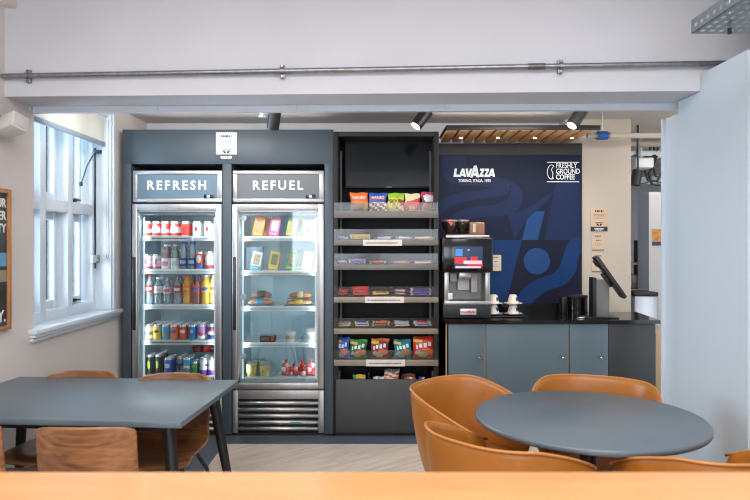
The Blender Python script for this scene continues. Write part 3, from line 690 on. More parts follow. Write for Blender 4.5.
def bag(label, X, Y, Z, w, h, d, mats, pat, cat='snack bag', group=None, lean=0, rz=0, roll=0, word=None, wz=.68, wcol=None, wsz=.2, seed=1, sh=0, nm='snack_bag', wsx=1.):
    o = pillow(w, h, d, pat, seed=seed).build(nm, mats, None, (X, Y, Z), (lean, roll, rz), ang=60)
    tag(o, label, cat, group)
    if word:
        tx = text('lettering', word, wsz, (0, -d/2*1.02-.001, h*wz), wcol or WHT, o, bold=.0006, depth=.001, shear=sh, sx=wsx)
        tx.rotation_euler = (PI/2, -.18 if sh else 0, 0)
    return o
b3 = bag('clear bag with white, orange and red print by hinge', PX(309, 4.92), 4.93, zB[0], .10, .13, .05, [M('clear film', (212, 208, 204), .2, var=.1), ORG, RED, NAV], lambda u, v: 1 if v < .3 and u < .7 else (2 if .3 < v < .5 and u > .3 else (3 if .25 < v < .4 and .6 < u < .8 else 0)), group=gs1, seed=4)
# filled rolls
def roll(label, px, Y, Z, w, mats, lean, band, dark):
    t = thing('wrapped_roll', label, 'sandwich', (PX(px, Y), Y, Z+.006))
    top = MB().grid(lambda u, v: ((u-.5)*w*(1), -.045*math.cos(PI*v)*math.sin(PI*min(1, max(0, u)))**.35, .018+.034*math.sin(PI*v)*math.sin(PI*u)**.4), 14, 10).grid(lambda u, v: ((u-.5)*w, -.045*math.cos(PI*v)*math.sin(PI*u)**.35, .018-.016*math.sin(PI*v)*math.sin(PI*u)**.4), 14, 8)
    top.build('bread', mats[0], t)
    MB().grid(lambda u, v: ((u-.5)*w*.92, (-.047 if v < .5 else -.045)*1.0*math.sin(PI*u)**.35, .012+.014*v), 12, 1).build('filling', mats[1], t, solid=.003)
    MB().grid(lambda u, v: (w*(band[0]+band[1]*u), -.051*math.cos(PI*(.0+.6*v)), .010+.046*math.sin(PI*(.0+.6*v))), 3, 8).build('label', mats[2], t, solid=.001)
    MB().box(-w*.52, w*.52, -.05, .05, 0, .0035, bev=.001).build('tray', mats[3], t)
    return t
crust = M('roll crust', (214, 150, 80), .45, var=.2, scale=25); ham = M('roll filling', (190, 110, 90), .5, var=.4, scale=50); dcrust = M('dark roll crust', (150, 92, 52), .45, var=.2, scale=25)
film = glass('clear tray film', (.95, .97, .98), .08, .05, .2, (210, 225, 235))
roll('pale baked roll with blue label, lower of the first pair', 261, 4.91, zB[2], .20, [crust, ham, CYA, film], 0, (-.18, .3), 0)
roll('dark baked roll with black label on the blue labelled roll', 262, 4.92, zB[2]+.056, .16, [dcrust, ham, BLK, film], 0, (-.2, .4), 0)
roll('golden roll with yellow label, lower of the second pair', 299, 4.91, zB[2], .205, [crust, CRM, YEL, film], 0, (-.15, .3), 0)
roll('golden roll with cream label on the yellow labelled roll', 300, 4.92, zB[2]+.052, .18, [M('golden crust', (206, 136, 70), .45, var=.2, scale=25), ham, CRM, film], 0, (-.08, .22), 0)
t = thing('sushi_tray', 'small black lidded food tray on the fourth shelf', 'food tray', (PX(268, 4.93), 4.93, zB[3]))
MB().box(-.058, .058, -.04, .05, 0, .045, bev=.008).build('tray', M('brown black tray', (50, 34, 36), .4), t)
MB().box(-.055, .055, -.038, .048, .044, .056, bev=.005).build('clear_lid', film, t)
MB().box(.03, .052, -.0425, -.039, .008, .046, 0).box(-.045, .02, -.0425, -.0395, .012, .038, 1).build('label', [RED, M('grey food print', (120, 96, 96), .5, var=.4, scale=80)], t)
def pot(label, px, Y, Z, r, h, mats, nm='yogurt_pot', group=None, cat='pot'):
    t = thing(nm, label, cat, (PX(px, Y), Y, Z), 0, group)
    MB().lathe([(r*.72, 0), (r*.76, .003), (r*.95, h*.88), (r*.98, h*.9)], n=20).build('cup', mats[0], t)
    MB().lathe([(r*1.0, h*.89), (r*1.04, h*.9), (r*1.04, h*.96), (r*.9, h)], n=20).build('lid', mats[1], t)
    MB().grid(lambda u, v: ((r*.86+.004)*math.sin((u-.5)*2.2), -(r*.86+.004)*math.cos((u-.5)*2.2), h*(.3+.4*v)), 8, 1).build('label', mats[2], t)
    return t
cupw = M('white pot', (228, 230, 230), .4); lid_c = glass('clear pot lid', (.95, .96, .96), .1, .05, .35, (235, 235, 230))
fruit = M('fruit label', (190, 170, 150), .5, var=.6, scale=70)
pot('white yogurt pot with fruit print mid fourth shelf', 290.5, 4.93, zB[3], .042, .075, (cupw, cupw, fruit), group='white pots')
pot('white yogurt pot at the hinge side, fourth shelf', 311.5, 4.93, zB[3], .044, .078, (cupw, cupw, M('grey label', (170, 176, 176), .5, var=.4, scale=70)), group='white pots')
pot('white yogurt pot one behind the hinge side pot', 312, 5.03, zB[3], .044, .09, (cupw, cupw, fruit), group='white pots')
mango = M('mango pieces', (246, 212, 130), .4, var=.3, scale=50)
for lb, x, y, dz in (('yellow fruit cup at the front, handle side', 252, 4.90, 0), ('yellow fruit cup with leaf print at the front', 265, 4.90, 0), ('yellow fruit cup one behind the handle side cup', 252, 4.985, 0), ('yellow fruit cup one behind the leaf print cup', 265, 4.985, 0), ('yellow fruit cup at the back, topmost of the group', 256.5, 5.07, .055)):
    p_ = pot(lb, x, y, zB[4], .045, .098+dz*0, (mango, lid_c, M('leaf label', (206, 180, 110), .5, var=.5, scale=60) if 'leaf' in lb else mango), nm='fruit_cup', group='yellow fruit cups')
p_.location.z = zB[4]
rwax = M('red wax', (196, 44, 48), .35); rpale = M('pale wrapper', (236, 190, 180), .4)
for i, (x, lb) in enumerate(((286, 'net bag of red cheeses beside the fruit cups'), (293.5, 'second net bag of red cheeses from the fruit cups'), (302, 'third net bag of red cheeses from the fruit cups'), (311, 'net bag of red cheeses nearest the fridge hinge'))):
    m = MB(); rnd = random.Random(i)
    hh = (3, 2, 3, 3)[i]
    for k in range(hh):
        for j in (-1, 1):
            c = (j*.016*(1 if k < 2 else .4)+rnd.uniform(-.004, .004), rnd.uniform(-.012, .012), .021+.03*k)
            m.sphere(c, .022, (0 if (k+j+i) % 3 else 1), (1, .7, .95), 12)
    m.cyl((0, 0, .021+.03*hh-.02), (.004, 0, .021+.03*hh+.014), .005, .012, 8, 0)
    tag(m.build('cheese_bag', [rwax, rpale], None, (PX(x, 4.91), 4.91, zB[4])), lb, 'cheese bag', 'red cheese bags on the bottom shelf')

# ------------------------------------------------------------------ snack rack
YR = 4.78
rx0, rx1 = PX(333.3, YR), PX(438.8, YR)
rk = thing('snack_rack', 'tall charcoal snack rack between the fridge housing and coffee bar', 'shelf rack', ((rx0+rx1)/2, YR, 0))
hw = (rx1-rx0)/2; zt = PZ(131.5, YR)
MB().box(-hw, -hw+.035, 0, .5, .02, zt, bev=.001).box(hw-.035, hw, 0, .5, .02, zt, bev=.001).build('side_panel', M('rack brown black', (19, 18, 18), .65), rk)
MB().box(-hw+.03, hw-.03, .47, .5, .02, zt).build('back_panel', M('rack back', (24, 23, 24), .6), rk)
MB().box(-hw+.03, hw-.03, .005, .5, zt-.035, zt, bev=.001).build('top_panel', M('rack brown black', (19, 18, 18), .65), rk)
MB().box(-hw+.04, -hw+.055, .18, .19, .6, zt-.12).box(hw-.055, hw-.04, .18, .19, .6, zt-.12).build('upright_strip', M('grey strip', (96, 94, 92), .5, .4), rk)
MB().box(-hw+.02, hw-.02, .03, .48, 0, .03).build('plinth', blackm, rk)
bin_ = MB()
bz0, bz1 = PZ(432.5, YR), PZ(379.5, YR)
bin_.box(-hw+.022, hw-.008, -.005, .015, bz0, bz1, bev=.002).build('drawer_front', M('drawer grey', (62, 62, 63), .5), rk)
MB().box(-hw+.036, -hw+.05, .012, .45, bz0, bz1+.06).box(hw-.05, hw-.036, .012, .45, bz0, bz1+.06).box(-hw+.04, hw-.04, .012, .45, bz0, bz0+.02).build('drawer_box', charcoal, rk)
for px in (369, 402): MB().box(PX(px, 4.85)-rk.location.x-.004, PX(px, 4.85)-rk.location.x+.004, .02, .4, bz0+.02, bz1+.045).build('divider', acrylic, rk)
# trays: edge strip, clear lip, floor
lip_grey = M('grey shelf edge', (104, 101, 97), .4, .3)
lip_tan = M('beige shelf edge', (136, 124, 110), .4, .2)
trays = []
for i, (ya, yb, yl, lab, em) in enumerate(((211, 218, 202.5, None, lip_grey), (240, 245.5, 229, (363, 402), lip_grey), (264.5, 270, 253.5, None, lip_grey), (297, 302.5, 286.5, (365, 404), lip_tan), (328.5, 334, 318, None, lip_tan), (359.8, 365.8, 350, (366, 405), lip_tan))):
    za, zb, zl = PZ(ya, YR), PZ(yb, YR), PZ(yl, YR)
    tr_ = MB().box(-hw+.03, hw-.03, .02, .40, za-.012, za-.004).build('tray', charcoal, rk)
    MB().box(-hw+.004, hw-.004, -.006, .008, zb, za, bev=.001).build('tray_edge', em, tr_)
    MB().box(-hw+.006, hw-.006, -.004, -.0005, za, zl).build('clear_lip', acrylic, tr_)
    if lab:
        X0, X1 = PX(lab[0], YR)-rk.location.x, PX(lab[1], YR)-rk.location.x
        MB().box(X0, X1, -.010, -.0065, zb-.002, za+.003).build('price_label', M('beige card', (206, 196, 184), .6), tr_)
        p = MB(); strokes(p, X0+.02, X1-.03, -.0102, (za+zb)/2-.002, .008, 24); p.build('label_print', M('dark print', (70, 80, 92), .6), tr_)
    if i in (1, 2, 3, 4):
        for px in {1: (377, 413), 2: (367, 392), 3: (350, 390.5, 408), 4: (371,)}[i]:
            X0 = PX(px, YR)-rk.location.x; MB().box(X0-.002, X0+.002, .01, .3, za-.004, zl-.005).build('divider', acrylic, tr_)
    trays.append(za-.004)
# screen at the back of the rack
tv = thing('wall_screen', 'dark switched off flat screen mounted above the snack trays', 'screen', (PX(389, 4.98), 4.98, PZ(188, 4.98)))
sw, shh = PX(433, 4.98)-PX(345, 4.98), PZ(137.5, 4.98)-PZ(188, 4.98)
MB().box(-sw/2, sw/2, 0, .035, 0, shh, bev=.004).build('casing', black_soft, tv)
MB().box(-sw/2+.008, sw/2-.008, -.002, .002, .016, shh-.008).build('display', M('screen glass', (16, 19, 22), .10, var=.05, spec=.6), tv)
MB().box(-.02, .02, -.003, .0, .004, .010).build('logo_plate', GRY, tv)
MB().box(-.12, .12, .035, .27, shh*.3, shh*.7).build('bracket', blackm, tv)

YB = 4.86
def rbag(label, xa, xb, ytop, zi, mats, pat, seed, word=None, **k):
    X = PX((xa+xb)/2, YB); w = (xb-xa)*YB/F; Z = trays[zi]+.002
    h = PZ(ytop, YB)-Z
    return bag(label, X, YB, Z, w, h, .045, mats, pat, group=('sweet bags on the top tray' if zi == 0 else 'crisp bags on the lowest tray'), lean=math.radians(-4), seed=seed, word=word, **k)
sweets = M('sweets print', (170, 120, 90), .4, var=.7, scale=60)
rbag('orange topped bag of sweets with white lettering', 350, 368, 192.5, 0, [ORG, sweets, M('amber print', (226, 160, 60), .4)], lambda u, v: 0 if v > .5 else (2 if v > .42 or u > .8 else 1), 1, 'HARIBO', wsz=.034, wz=.72, wsx=.8)
rbag('blue topped bag of sweets with white and red lettering', 369, 387, 193, 0, [BLU, sweets, RED, WHT], lambda u, v: 2 if (.64 < v < .84 and .1 < u < .9) else (0 if v > .5 else (3 if (int(u*7)+int(v*9)) % 3 == 0 else 1)), 2, 'HARIBO', wsz=.033, wz=.74, wsx=.8)
rbag('green and yellow bag of sour sweets', 387.5, 404, 193, 0, [LIM, YEL, GRN, RED], lambda u, v: 0 if v > .78 else (3 if (u > .75 and .3 < v < .6) else (1 if (int(u*6)+int(v*7)) % 4 else 2)), 3, 'SOUR', wsz=.034, wz=.55, wcol=M('dark green ink', (20, 70, 40), .5))
rbag('white topped bag with red band and cream pieces', 404.5, 420, 193.5, 0, [CRM, M('scarlet print', (214, 50, 30), .4), TAN, WHT], lambda u, v: (1 if (v < .5+.25*u and v > .05) and not (v < .3 and .3 < u < .7) else (2 if v < .4 else 0)), 4, None)
rbag('magenta bag with a round white badge', 421.5, 436, 192, 0, [MAR, WHT, M('granola print', (150, 84, 50), .4, var=.5, scale=60), PNK], lambda u, v: 1 if ((u-.5)/.38)**2+((v-.68)/.2)**2 < 1 else (2 if v < .38 else (3 if v > .9 else 0)), 5, None)
def bars(label, xa, xb, zi, n, mats, seed, group, hh=.018, dy=0, kind='snack_bar', wob=.3):
    """one low wrapped bar lying across the tray"""
    for k in range(n):
        X = PX((xa+xb)/2, YB); w = (xb-xa)*YB/F
        o = pillow(w, .04, hh, lambda u, v: 1 if .2 < u < .8 and .15 < v < .85 else (2 if (u < .08 or u > .92) else 0), 12, 6, seed+k).xf(Matrix.Translation((0, .02, hh/2)) @ Matrix.Rotation(math.radians(-62), 4, 'X')).build(kind, mats, None, (X+random.uniform(-.006, .006), YB-.015+dy, trays[zi]+.002+k*hh*.85), (0, random.uniform(-.03, .03), random.uniform(-.06, .06)), ang=60)
        lb = label if n == 1 else ('upper ', 'lower ')[0 if k == n-1 else 1]+label
        if n == 3 and k == 1: lb = 'middle '+label
        tag(o, lb, 'snack bar', group)
gb = ['', 'bars on the second tray', 'bars on the third tray', 'bars on the fourth tray', 'bars on the fifth tray']
bars('tan and yellow cereal bar lying on the second tray', 350, 371, 1, 2, [TAN, YEL, CRM], 1, gb[1], .020)
bars('lilac bar at the housing end of second tray', 336, 348, 1, 1, [LIL, LBL, WHT], 3, gb[1])
bars('pale blue bar mid second tray', 374, 392, 1, 1, [LBL, WHT, SIL], 4, gb[1])
bars('lilac bar beside the clear divider, second tray', 396, 412, 1, 1, [LIL, WHT, SIL], 5, gb[1])
bars('tan bar at coffee bar end of second tray', 415, 435, 1, 1, [TAN, CRM, YEL], 6, gb[1])
bars('pink wrapped bar at housing end of third tray', 335, 347, 2, 1, [PNK, WHT, LIL], 7, gb[2])
bars('purple bar on the third tray', 349, 366, 2, 2, [PUR, LIL, WHT], 8, gb[2], .016)
bars('scarlet bar on the third tray', 369, 386, 2, 1, [RED, ORG, WHT], 10, gb[2])
bars('orange bar on the third tray', 391, 411, 2, 1, [ORG, TAN, RED], 11, gb[2])
bars('cream bar on the third tray', 415, 432, 2, 1, [CRM, TAN, LPK], 12, gb[2])
bars('red pouch at housing end of fourth tray', 335.5, 349, 3, 2, [RED, M('scarlet print', (214, 50, 30), .4), MAR], 13, gb[3], .024)
bars('bright red pouch beside first divider, fourth tray', 351, 369, 3, 3, [M('vermilion print', (226, 58, 34), .35), M('vermilion print', (226, 58, 34), .35), RED], 16, gb[3], .024)
bars('yellow bar with black lettering on fourth tray', 373, 390, 3, 1, [YEL, M('peanut print', (150, 110, 40), .4, var=.6, scale=80), YEL], 20, gb[3], .030)
bars('brown and pink bar on the fourth tray', 393, 407, 3, 2, [BRN, LPK, MAR], 22, gb[3], .022)
bars('violet bar at coffee bar end, fourth tray', 410, 431, 3, 3, [M('violet print', (84, 52, 150), .4), M('violet print', (84, 52, 150), .4), WHT], 25, gb[3], .018)
bars('cream bar at housing end of fifth tray', 334.5, 352, 4, 2, [CRM, GRY, BRN], 28, gb[4], .016)
bars('blue bar on the fifth tray', 354, 370.5, 4, 2, [CRM, BLU, BRN], 30, gb[4], .020)
bars('orange striped bar on the fifth tray', 373, 390.5, 4, 2, [BRN, ORG, CRM], 32, gb[4], .020)
bars('light blue bar on the fifth tray', 393, 410.5, 4, 2, [CRM, LBL, BRN], 34, gb[4], .020)
bars('red and blue bar at coffee bar end, fifth tray', 414, 431.5, 4, 2, [LBL, RED, WHT], 36, gb[4], .020)
def crisp(label, xa, xb, yt, base, top, seed):
    pc = [base, M('bag yellow', (236, 190, 50), .35), WHT, M('bag coral', (226, 120, 84), .35), M('bag pale green', (160, 196, 120), .35), top, M('bag grey print', (176, 178, 184), .35)]
    def pat(u, v):
        if .72 < v < .86 and u < .42: return 1
        if abs(v-(.60+.14*(u-.5))) < .10 and .12 < u < .9: return 2 if (int(u*14) % 3) else 0
        if ((u-.68)/.3)**2+((v-.33)/.14)**2 < 1: return 3
        if ((u-.42)/.2)**2+((v-.2)/.14)**2 < 1: return 4
        if ((u-.2)/.15)**2+((v-.26)/.1)**2 < 1: return 6
        return 5 if v > .88 else 0
    o = rbag(label, xa, xb, yt, 5, pc, pat, seed)
    # swap the coarse skin for a finer one so the print reads
    return o
crisp('blue crisp bag at housing end of the lowest tray', 332.8+2, 349.5, 337.5, BLU, BLU, 41)
crisp('green crisp bag on the lowest tray', 349.5, 367, 339.5, M('bag green', (28, 110, 60), .35), GRN, 42)
crisp('red brown crisp bag on the lowest tray', 371, 389, 338.5, M('bag red brown', (140, 44, 40), .35), ORG, 43)
crisp('teal crisp bag on the lowest tray', 394, 411.5, 339.5, TEA, TEA, 44)
crisp('large red crisp bag at coffee bar end', 413, 435, 336.5, M('bag red', (208, 50, 28), .35), RED, 45)
def dbag(label, xa, xb, yt, mats, pat, seed, Y=4.9, roll=0):
    X = PX((xa+xb)/2, Y); w = (xb-xa)*Y/F; zt_ = PZ(yt, Y); Z = zt_-.14
    return bag(label, X, Y, Z, w, .14, .05, mats, pat, group='bags in the open bottom drawer', seed=seed, roll=roll)
dbag('orange and white crisp bag standing highest in the drawer', 384, 399.5, 369, [ORG, WHT, GRY], lambda u, v: 2 if v > .86 else (1 if int(v*9+u*2) % 2 else 0), 51)
dbag('small green and yellow bag low in the drawer', 353, 366, 374.5, [GRN, YEL, ORG], lambda u, v: 1 if v > .8 and u > .3 else 0, 52)
dbag('white bag beside the orange bag in the drawer', 373, 384, 376.5, [CRM, WHT, TAN], lambda u, v: int(u*5) % 3, 53)
dbag('orange and brown bag past the drawer divider', 403, 415.5, 373.5, [ORG, BRN, WHT], lambda u, v: 1 if v > .84 else (2 if .5 < u < .7 and v > .7 else 0), 54)
dbag('small blue bag at coffee bar end of drawer', 418, 424, 377, [BLU, WHT, NAV], lambda u, v: 0 if u < .6 else 1, 55)

# ------------------------------------------------------------------ coffee bar
YC = 4.68; zc = .882
X0 = PX(446, YC); XD = PX(608.5, YC); XE = PX(655.5, YC)
cb = thing('coffee_bar_cabinet', 'low grey blue cabinet with three doors under the worktop', 'cabinet', (X0, YC, 0))
cwid = XD-X0
MB().box(0, cwid, .022, .55, .09, zc-.028).build('carcass', birch, cb)
MB().box(0, .018, .0, .55, .02, zc-.028).build('end_panel', birch, cb)
MB().box(.02, cwid, .05, .5, 0, .09).build('plinth', blackm, cb)
for a, b_, kx in ((446.6, 484.6, 480), (486.2, 568.2, 563.5), (569.6, 608.3, 601.5)):
    dm = MB().box(PX(a, YC)-X0, PX(b_, YC)-X0, 0, .02, .1, PZ(324, YC), bev=.001).build('door', slate2, cb)
    kx_ = PX(kx, YC)-X0; kz_ = PZ(357.5, YC)
    MB().lathe([(.006, 0), (.006, -.012), (.013, -.016), (.014, -.022), (.010, -.027)], (kx_, 0, kz_), 16, axis='Y').build('knob', chrome, dm)
en = thing('end_cabinet', 'charcoal end unit closing the coffee bar beside the partition', 'cabinet', (XD, YC, 0))
MB().box(0.002, XE-XD, .0, .02, .0, zc-.03, bev=.001).build('front_panel', charcoal, en)
MB().box(XE-XD-.022, XE-XD-.002, .02, .50, .0, zc-.03).build('side_panel', charcoal, en)
MB().box(.02, XE-XD-.03, .03, .5, .03, zc-.04).build('carcass', blackm, en)
wt = MB(); slab(wt, [(X0-.012, YC-.018), (PX(659.5, YC), YC-.018), (PX(659.5, YC)+.06, 5.235), (X0-.012, 5.235)], zc-.026, zc)
tag(wt.build('worktop', granite), 'polished black worktop running along the coffee bar', 'worktop')
bs = MB().box(PX(440, 5.22), PX(583, 5.22), 5.215, 5.24, zc, PZ(303.5, 5.22)).build('splashback', granite); tag(bs, 'low polished black splashback behind the coffee machine', 'splashback')

# blue wall graphic
YP = 5.235
gp = thing('wall_graphic_panel', 'navy wall panel with lighter blue abstract curves and white lettering', 'wall panel', (PX(509.5, YP), YP, PZ(303.5, YP)))
gx = gp.location.x; gz0 = gp.location.z
navy = M('navy print base', (27, 34, 57), .45, var=.03, spec=.12); n1 = M('navy light shape', (31, 43, 77), .45, var=.03, spec=.12); n2 = M('mid blue shape', (25, 53, 100), .45, var=.03, spec=.12); n3 = M('bright blue shape', (36, 68, 116), .45, var=.03, spec=.12); n4 = M('plum navy shape', (28, 30, 50), .45, var=.03, spec=.12)
hwp = PX(580.5, YP)-gx
MB().box(-hwp, hwp, 0, .015, 0, PZ(143.5, YP)-gz0).box(-hwp+.02, hwp, .015, .18, .0, 1.25).build('board', navy, gp)
MB().box(hwp, hwp+.012, -.004, .015, 0, PZ(143.5, YP)-gz0).box(-hwp-.006, -hwp, -.004, .015, 0, PZ(143.5, YP)-gz0).build('edge_trim', blackm, gp)
MB().box(-hwp, hwp, -.006, 0, PZ(155, YP)-gz0, PZ(143.5, YP)-gz0).build('header_strip', M('dark header strip', (36, 34, 36), .6), gp)
def art(pts, mat, lvl, nm='swirl'):
    q_ = [(PX(440+cx/2.5, YP)-gx, PZ(120+cy/2.5, YP)-gz0) for cx, cy in pts]
    q_ = [(max(-hwp+.001, min(hwp-.001, x)), max(.001, min(PZ(155, YP)-gz0-.001, z))) for x, z in q_]
    MB().poly(q_, -.0006*lvl, 0).build(nm, mat, gp)
def spline(pts, n=8):
    out = []; L = len(pts)
    for i in range(L-1):
        p0, p1, p2, p3 = pts[max(i-1, 0)], pts[i], pts[i+1], pts[min(i+2, L-1)]
        for k in range(n):
            t_ = k/n
            out.append(tuple(.5*((2*p1[j])+(-p0[j]+p2[j])*t_+(2*p0[j]-5*p1[j]+4*p2[j]-p3[j])*t_*t_+(-p0[j]+3*p1[j]-3*p2[j]+p3[j])*t_**3) for j in (0, 1)))
    return out+[pts[-1]]
def along(pts, n):
    L = [0]
    for p, q_ in zip(pts, pts[1:]): L.append(L[-1]+math.dist(p, q_))
    out = []
    for k in range(n+1):
        d_ = L[-1]*k/n; i_ = max(0, min(len(pts)-2, next((m_ for m_ in range(len(L)-1) if L[m_+1] >= d_-1e-9), len(pts)-2)))
        f_ = (d_-L[i_])/max(1e-9, L[i_+1]-L[i_]); out.append((pts[i_][0]+(pts[i_+1][0]-pts[i_][0])*f_, pts[i_][1]+(pts[i_+1][1]-pts[i_][1])*f_))
    return out
def band(a, b_, mat, lvl):
    n_ = 40; A, B = along(spline(a), n_), along(spline(b_), n_)
    cl = lambda x, z: (max(-hwp+.001, min(hwp-.001, x)), -.0006*lvl, max(.001, min(PZ(155, YP)-gz0-.001, z)))
    def fn(u, v):
        k = int(round(u*n_)); p, q_ = A[k], B[k]; cx_ = p[0]+(q_[0]-p[0])*v; cy_ = p[1]+(q_[1]-p[1])*v
        return cl(PX(440+cx_/2.5, YP)-gx, PZ(120+cy_/2.5, YP)-gz0)
    MB().grid(fn, n_, 2).build('swirl', mat, gp)
art([(0, 300), (352, 300), (352, 462), (0, 462)], n2, 1, 'blue_field')
art([(205, 300), (352, 300), (352, 462), (165, 462)], n4, 2, 'plum_field')
art([(222, 228), (262, 228), (244, 300), (205, 300)], n3, 2, 'bright_slash')
art([(290, 160), (352, 120), (352, 300), (262, 300)], n1, 1, 'slash')
art([(242+33*math.cos(a*PI/18), 353+33*math.sin(a*PI/18)) for a in range(36)], n3, 3, 'disc')
band([(352, 288), (322, 305), (306, 345), (290, 378), (240, 400), (205, 425), (185, 462)], [(352, 330), (345, 345), (338, 380), (310, 412), (262, 430), (225, 462), (224, 463)], n2, 3)
band([(48, 90), (62, 92), (66, 110), (90, 128), (140, 140), (172, 152), (178, 170)], [(6, 90), (4, 120), (14, 150), (50, 162), (100, 164), (128, 170)], n1, 1)
band([(178, 170), (160, 188), (110, 196), (60, 205), (20, 222), (0, 240)], [(128, 170), (100, 176), (70, 178), (36, 185), (10, 195), (0, 207)], n1, 1)
band([(172, 152), (200, 170), (206, 200), (190, 228), (150, 240), (90, 244), (52, 262), (40, 300)], [(178, 172), (170, 196), (150, 208), (120, 214), (80, 218), (46, 230), (20, 252), (8, 300)], n1, 2)
band([(262, 192), (250, 200), (230, 212), (205, 226), (170, 236)], [(288, 176), (264, 206), (240, 228), (216, 250), (186, 299)], n1, 3)
def brand_word():
    m = MB(); z0, z1 = PZ(176.9, YP)-gz0, PZ(168.6, YP)-gz0
    def L_(pts, xa, xb, za=z0, zb=z1): m.poly([(xa+(xb-xa)*u+.006*v, za+(zb-za)*v) for u, v in pts], -.0025, -.0005)
    Lp = [(0, 0), (.92, 0), (1, .28), (.46, .28), (.5, 1), (.08, 1)]
    Vp = [(0, 1), (.34, 1), (.5, .38), (.66, 1), (1, 1), (.68, 0), (.3, 0)]
    Zp = [(0, 0), (1, 0), (1, .27), (.52, .27), (1, .76), (1, 1), (.02, 1), (.02, .73), (.46, .73), (0, .24)]
    def A_(xa, xb, za=z0, zb=z1):
        L_([(0, 0), (.3, 0), (.5, .6), (.5, 1), (.34, 1)], xa, xb, za, zb); L_([(.5, .6), (.7, 0), (1, 0), (.66, 1), (.5, 1)], xa, xb, za, zb); L_([(.3, .14), (.7, .14), (.62, .36), (.38, .36)], xa, xb, za, zb)
    X = lambda p: PX(p, YP)-gx
    L_(Lp, X(453.4), X(459)); A_(X(458.6), X(466)); L_(Vp, X(464.8), X(471.8))
    A_(X(470), X(479.2), z0-.004, PZ(165.6, YP)-gz0)
    L_(Zp, X(479.2), X(483.8)); L_(Zp, X(484.4), X(488.4)); A_(X(487.8), X(495))
    m.build('brand_lettering', letter, gp)
brand_word()
text('small_lettering', 'TORINO, ITALIA, 1895', .034, (PX(474.5, YP)-gx, -.002, PZ(180.8, YP)-gz0), letter, gp, bold=.0005, sx=.80)
text('slogan_lettering', 'FRESHLY\nGROUND\nCOFFEE', .059, (PX(555.8, YP)-gx, -.002, PZ(171.5, YP)-gz0), letter, gp, bold=.0008, align='LEFT', sx=.76, font_line=.80)
lg = MB(); xa, xb = PX(547, YP)-gx, PX(579, YP)-gx
for y in (162.3, 181.8): lg.box(xa, xb, -.0015, 0, PZ(y, YP)-gz0-.003, PZ(y, YP)-gz0+.003)
cxx, czz, rr = PX(551.5, YP)-gx, PZ(172, YP)-gz0, .058
ring = [( cxx+.034*math.cos(a), czz+rr*math.sin(a)) for a in [PI*(.32+1.36*i/20) for i in range(21)]]
lg.tube([(x, -.001, z) for x, z in ring], .0032, 6)
lg.tube([(cxx+.018, -.001, czz+rr*.84), (cxx-.002, -.001, czz+.02), (cxx+.012, -.001, czz-.01), (cxx+.006, -.001, czz-rr*.96)], .0032, 6).tube([(cxx+.018, -.001, czz-rr*.84), (cxx+.004, -.001, czz-rr*.96)], .003, 6)
lg.build('bean_emblem', letter, gp)

# slatted canopy
cz = 2.267; cy0 = 4.70
cn = thing('slatted_canopy', 'oak slatted canopy with four small downlights above the coffee bar', 'canopy', (PX(440, YP), cy0, cz))
cw_ = 1.612-cn.location.x; n = 12
for i in range(n):
    pitch = cw_/n
    MB().box(i*pitch+.004, (i+1)*pitch-.016, .0, .53, 0, .030, bev=.002).build('slat', oak, cn)
MB().box(-.01, cw_+.04, -.014, -.001, .004, PZ(125.5, cy0)-cz, bev=.002).box(-.01, cw_+.04, -.002, .53, .036, PZ(125.5, cy0)-cz).build('fascia', blackm, cn)
MB().box(0, cw_, .0, .53, .030, .036).build('backing', blackm, cn)
dlm = M('downlight glow', (255, 250, 240), .3, emit=(255, 244, 225), es=9.0)
dls = []
for px in (461, 498, 535, 572):
    X = PX(px, 4.99)-cn.location.x
    dd = MB().lathe([(.022, .001), (.022, -.003), (.016, -.003)], (X, .29, 0), 18).build('downlight', chrome, cn)
    MB().lathe([(.014, -.003), (.014, -.0045)], (X, .29, 0), 16).build('lamp_face', dlm, dd)
    dls.append((cn.location.x+X, cy0+.29, cz-.012))

# coffee machine
ym = 4.78; km = ym/F
cm = thing('coffee_machine', 'black and steel bean to cup coffee machine with touch screen', 'coffee machine', (PX(467, ym), ym, zc+.001))
zz = lambda y: PZ(y, ym)-zc-.001
xx = lambda x: (x-467)*km
MB().box(xx(443), xx(490.5), -.015, .42, zz(318), zz(303), bev=.006).build('base', black_soft, cm)
MB().box(xx(444), xx(490), -.02, .4, zz(304.5), zz(301), bev=.004).build('drip_tray', steel, cm)
for px in (446, 487): 
    for yy in (.03, .36): MB().cyl((xx(px), yy, 0), (xx(px), yy, zz(317)), .014, n=12).build('foot', chrome if yy < .1 else blackm, cm)
MB().box(xx(460), xx(476), -.019, -.014, zz(314.5), zz(308.5), bev=.002).build('badge_plate', M('badge silver', (206, 204, 202), .35, .5), cm)
text('badge_lettering', 'LACIMBALI', .024, (xx(468), -.020, zz(311.6)), RED, cm, bold=.0008, depth=.0008, sx=.9)
for a, b_ in ((444.5, 449), (485.5, 490)): MB().box(xx(a), xx(b_), .0, .38, zz(302), zz(270), bev=.002).build('side_column', M('machine silver', (176, 174, 172), .3, .8), cm)
MB().box(xx(448), xx(486), .20, .38, zz(302), zz(272)).build('back_plate', M('bay steel', (120, 118, 116), .38, .7), cm)
for a, b_, c in ((452, 459, 282.5), (473.5, 480, 293.5)): MB().box(xx(a), xx(b_), .12, .2, zz(c), zz(274), bev=.003).build('dispenser_block', M('cream plastic', (206, 198, 190), .4), cm)
MB().box(xx(460), xx(472), .05, .2, zz(279), zz(272.5), bev=.003).cyl((xx(463), .08, zz(281.5)), (xx(463), .08, zz(278)), .006, n=10).cyl((xx(469), .08, zz(281.5)), (xx(469), .08, zz(278)), .006, n=10).build('spout', M('machine silver', (176, 174, 172), .3, .8), cm)
MB().box(xx(460), xx(472), .14, .205, zz(291.5), zz(280), bev=.003).build('brew_group', paper, cm)
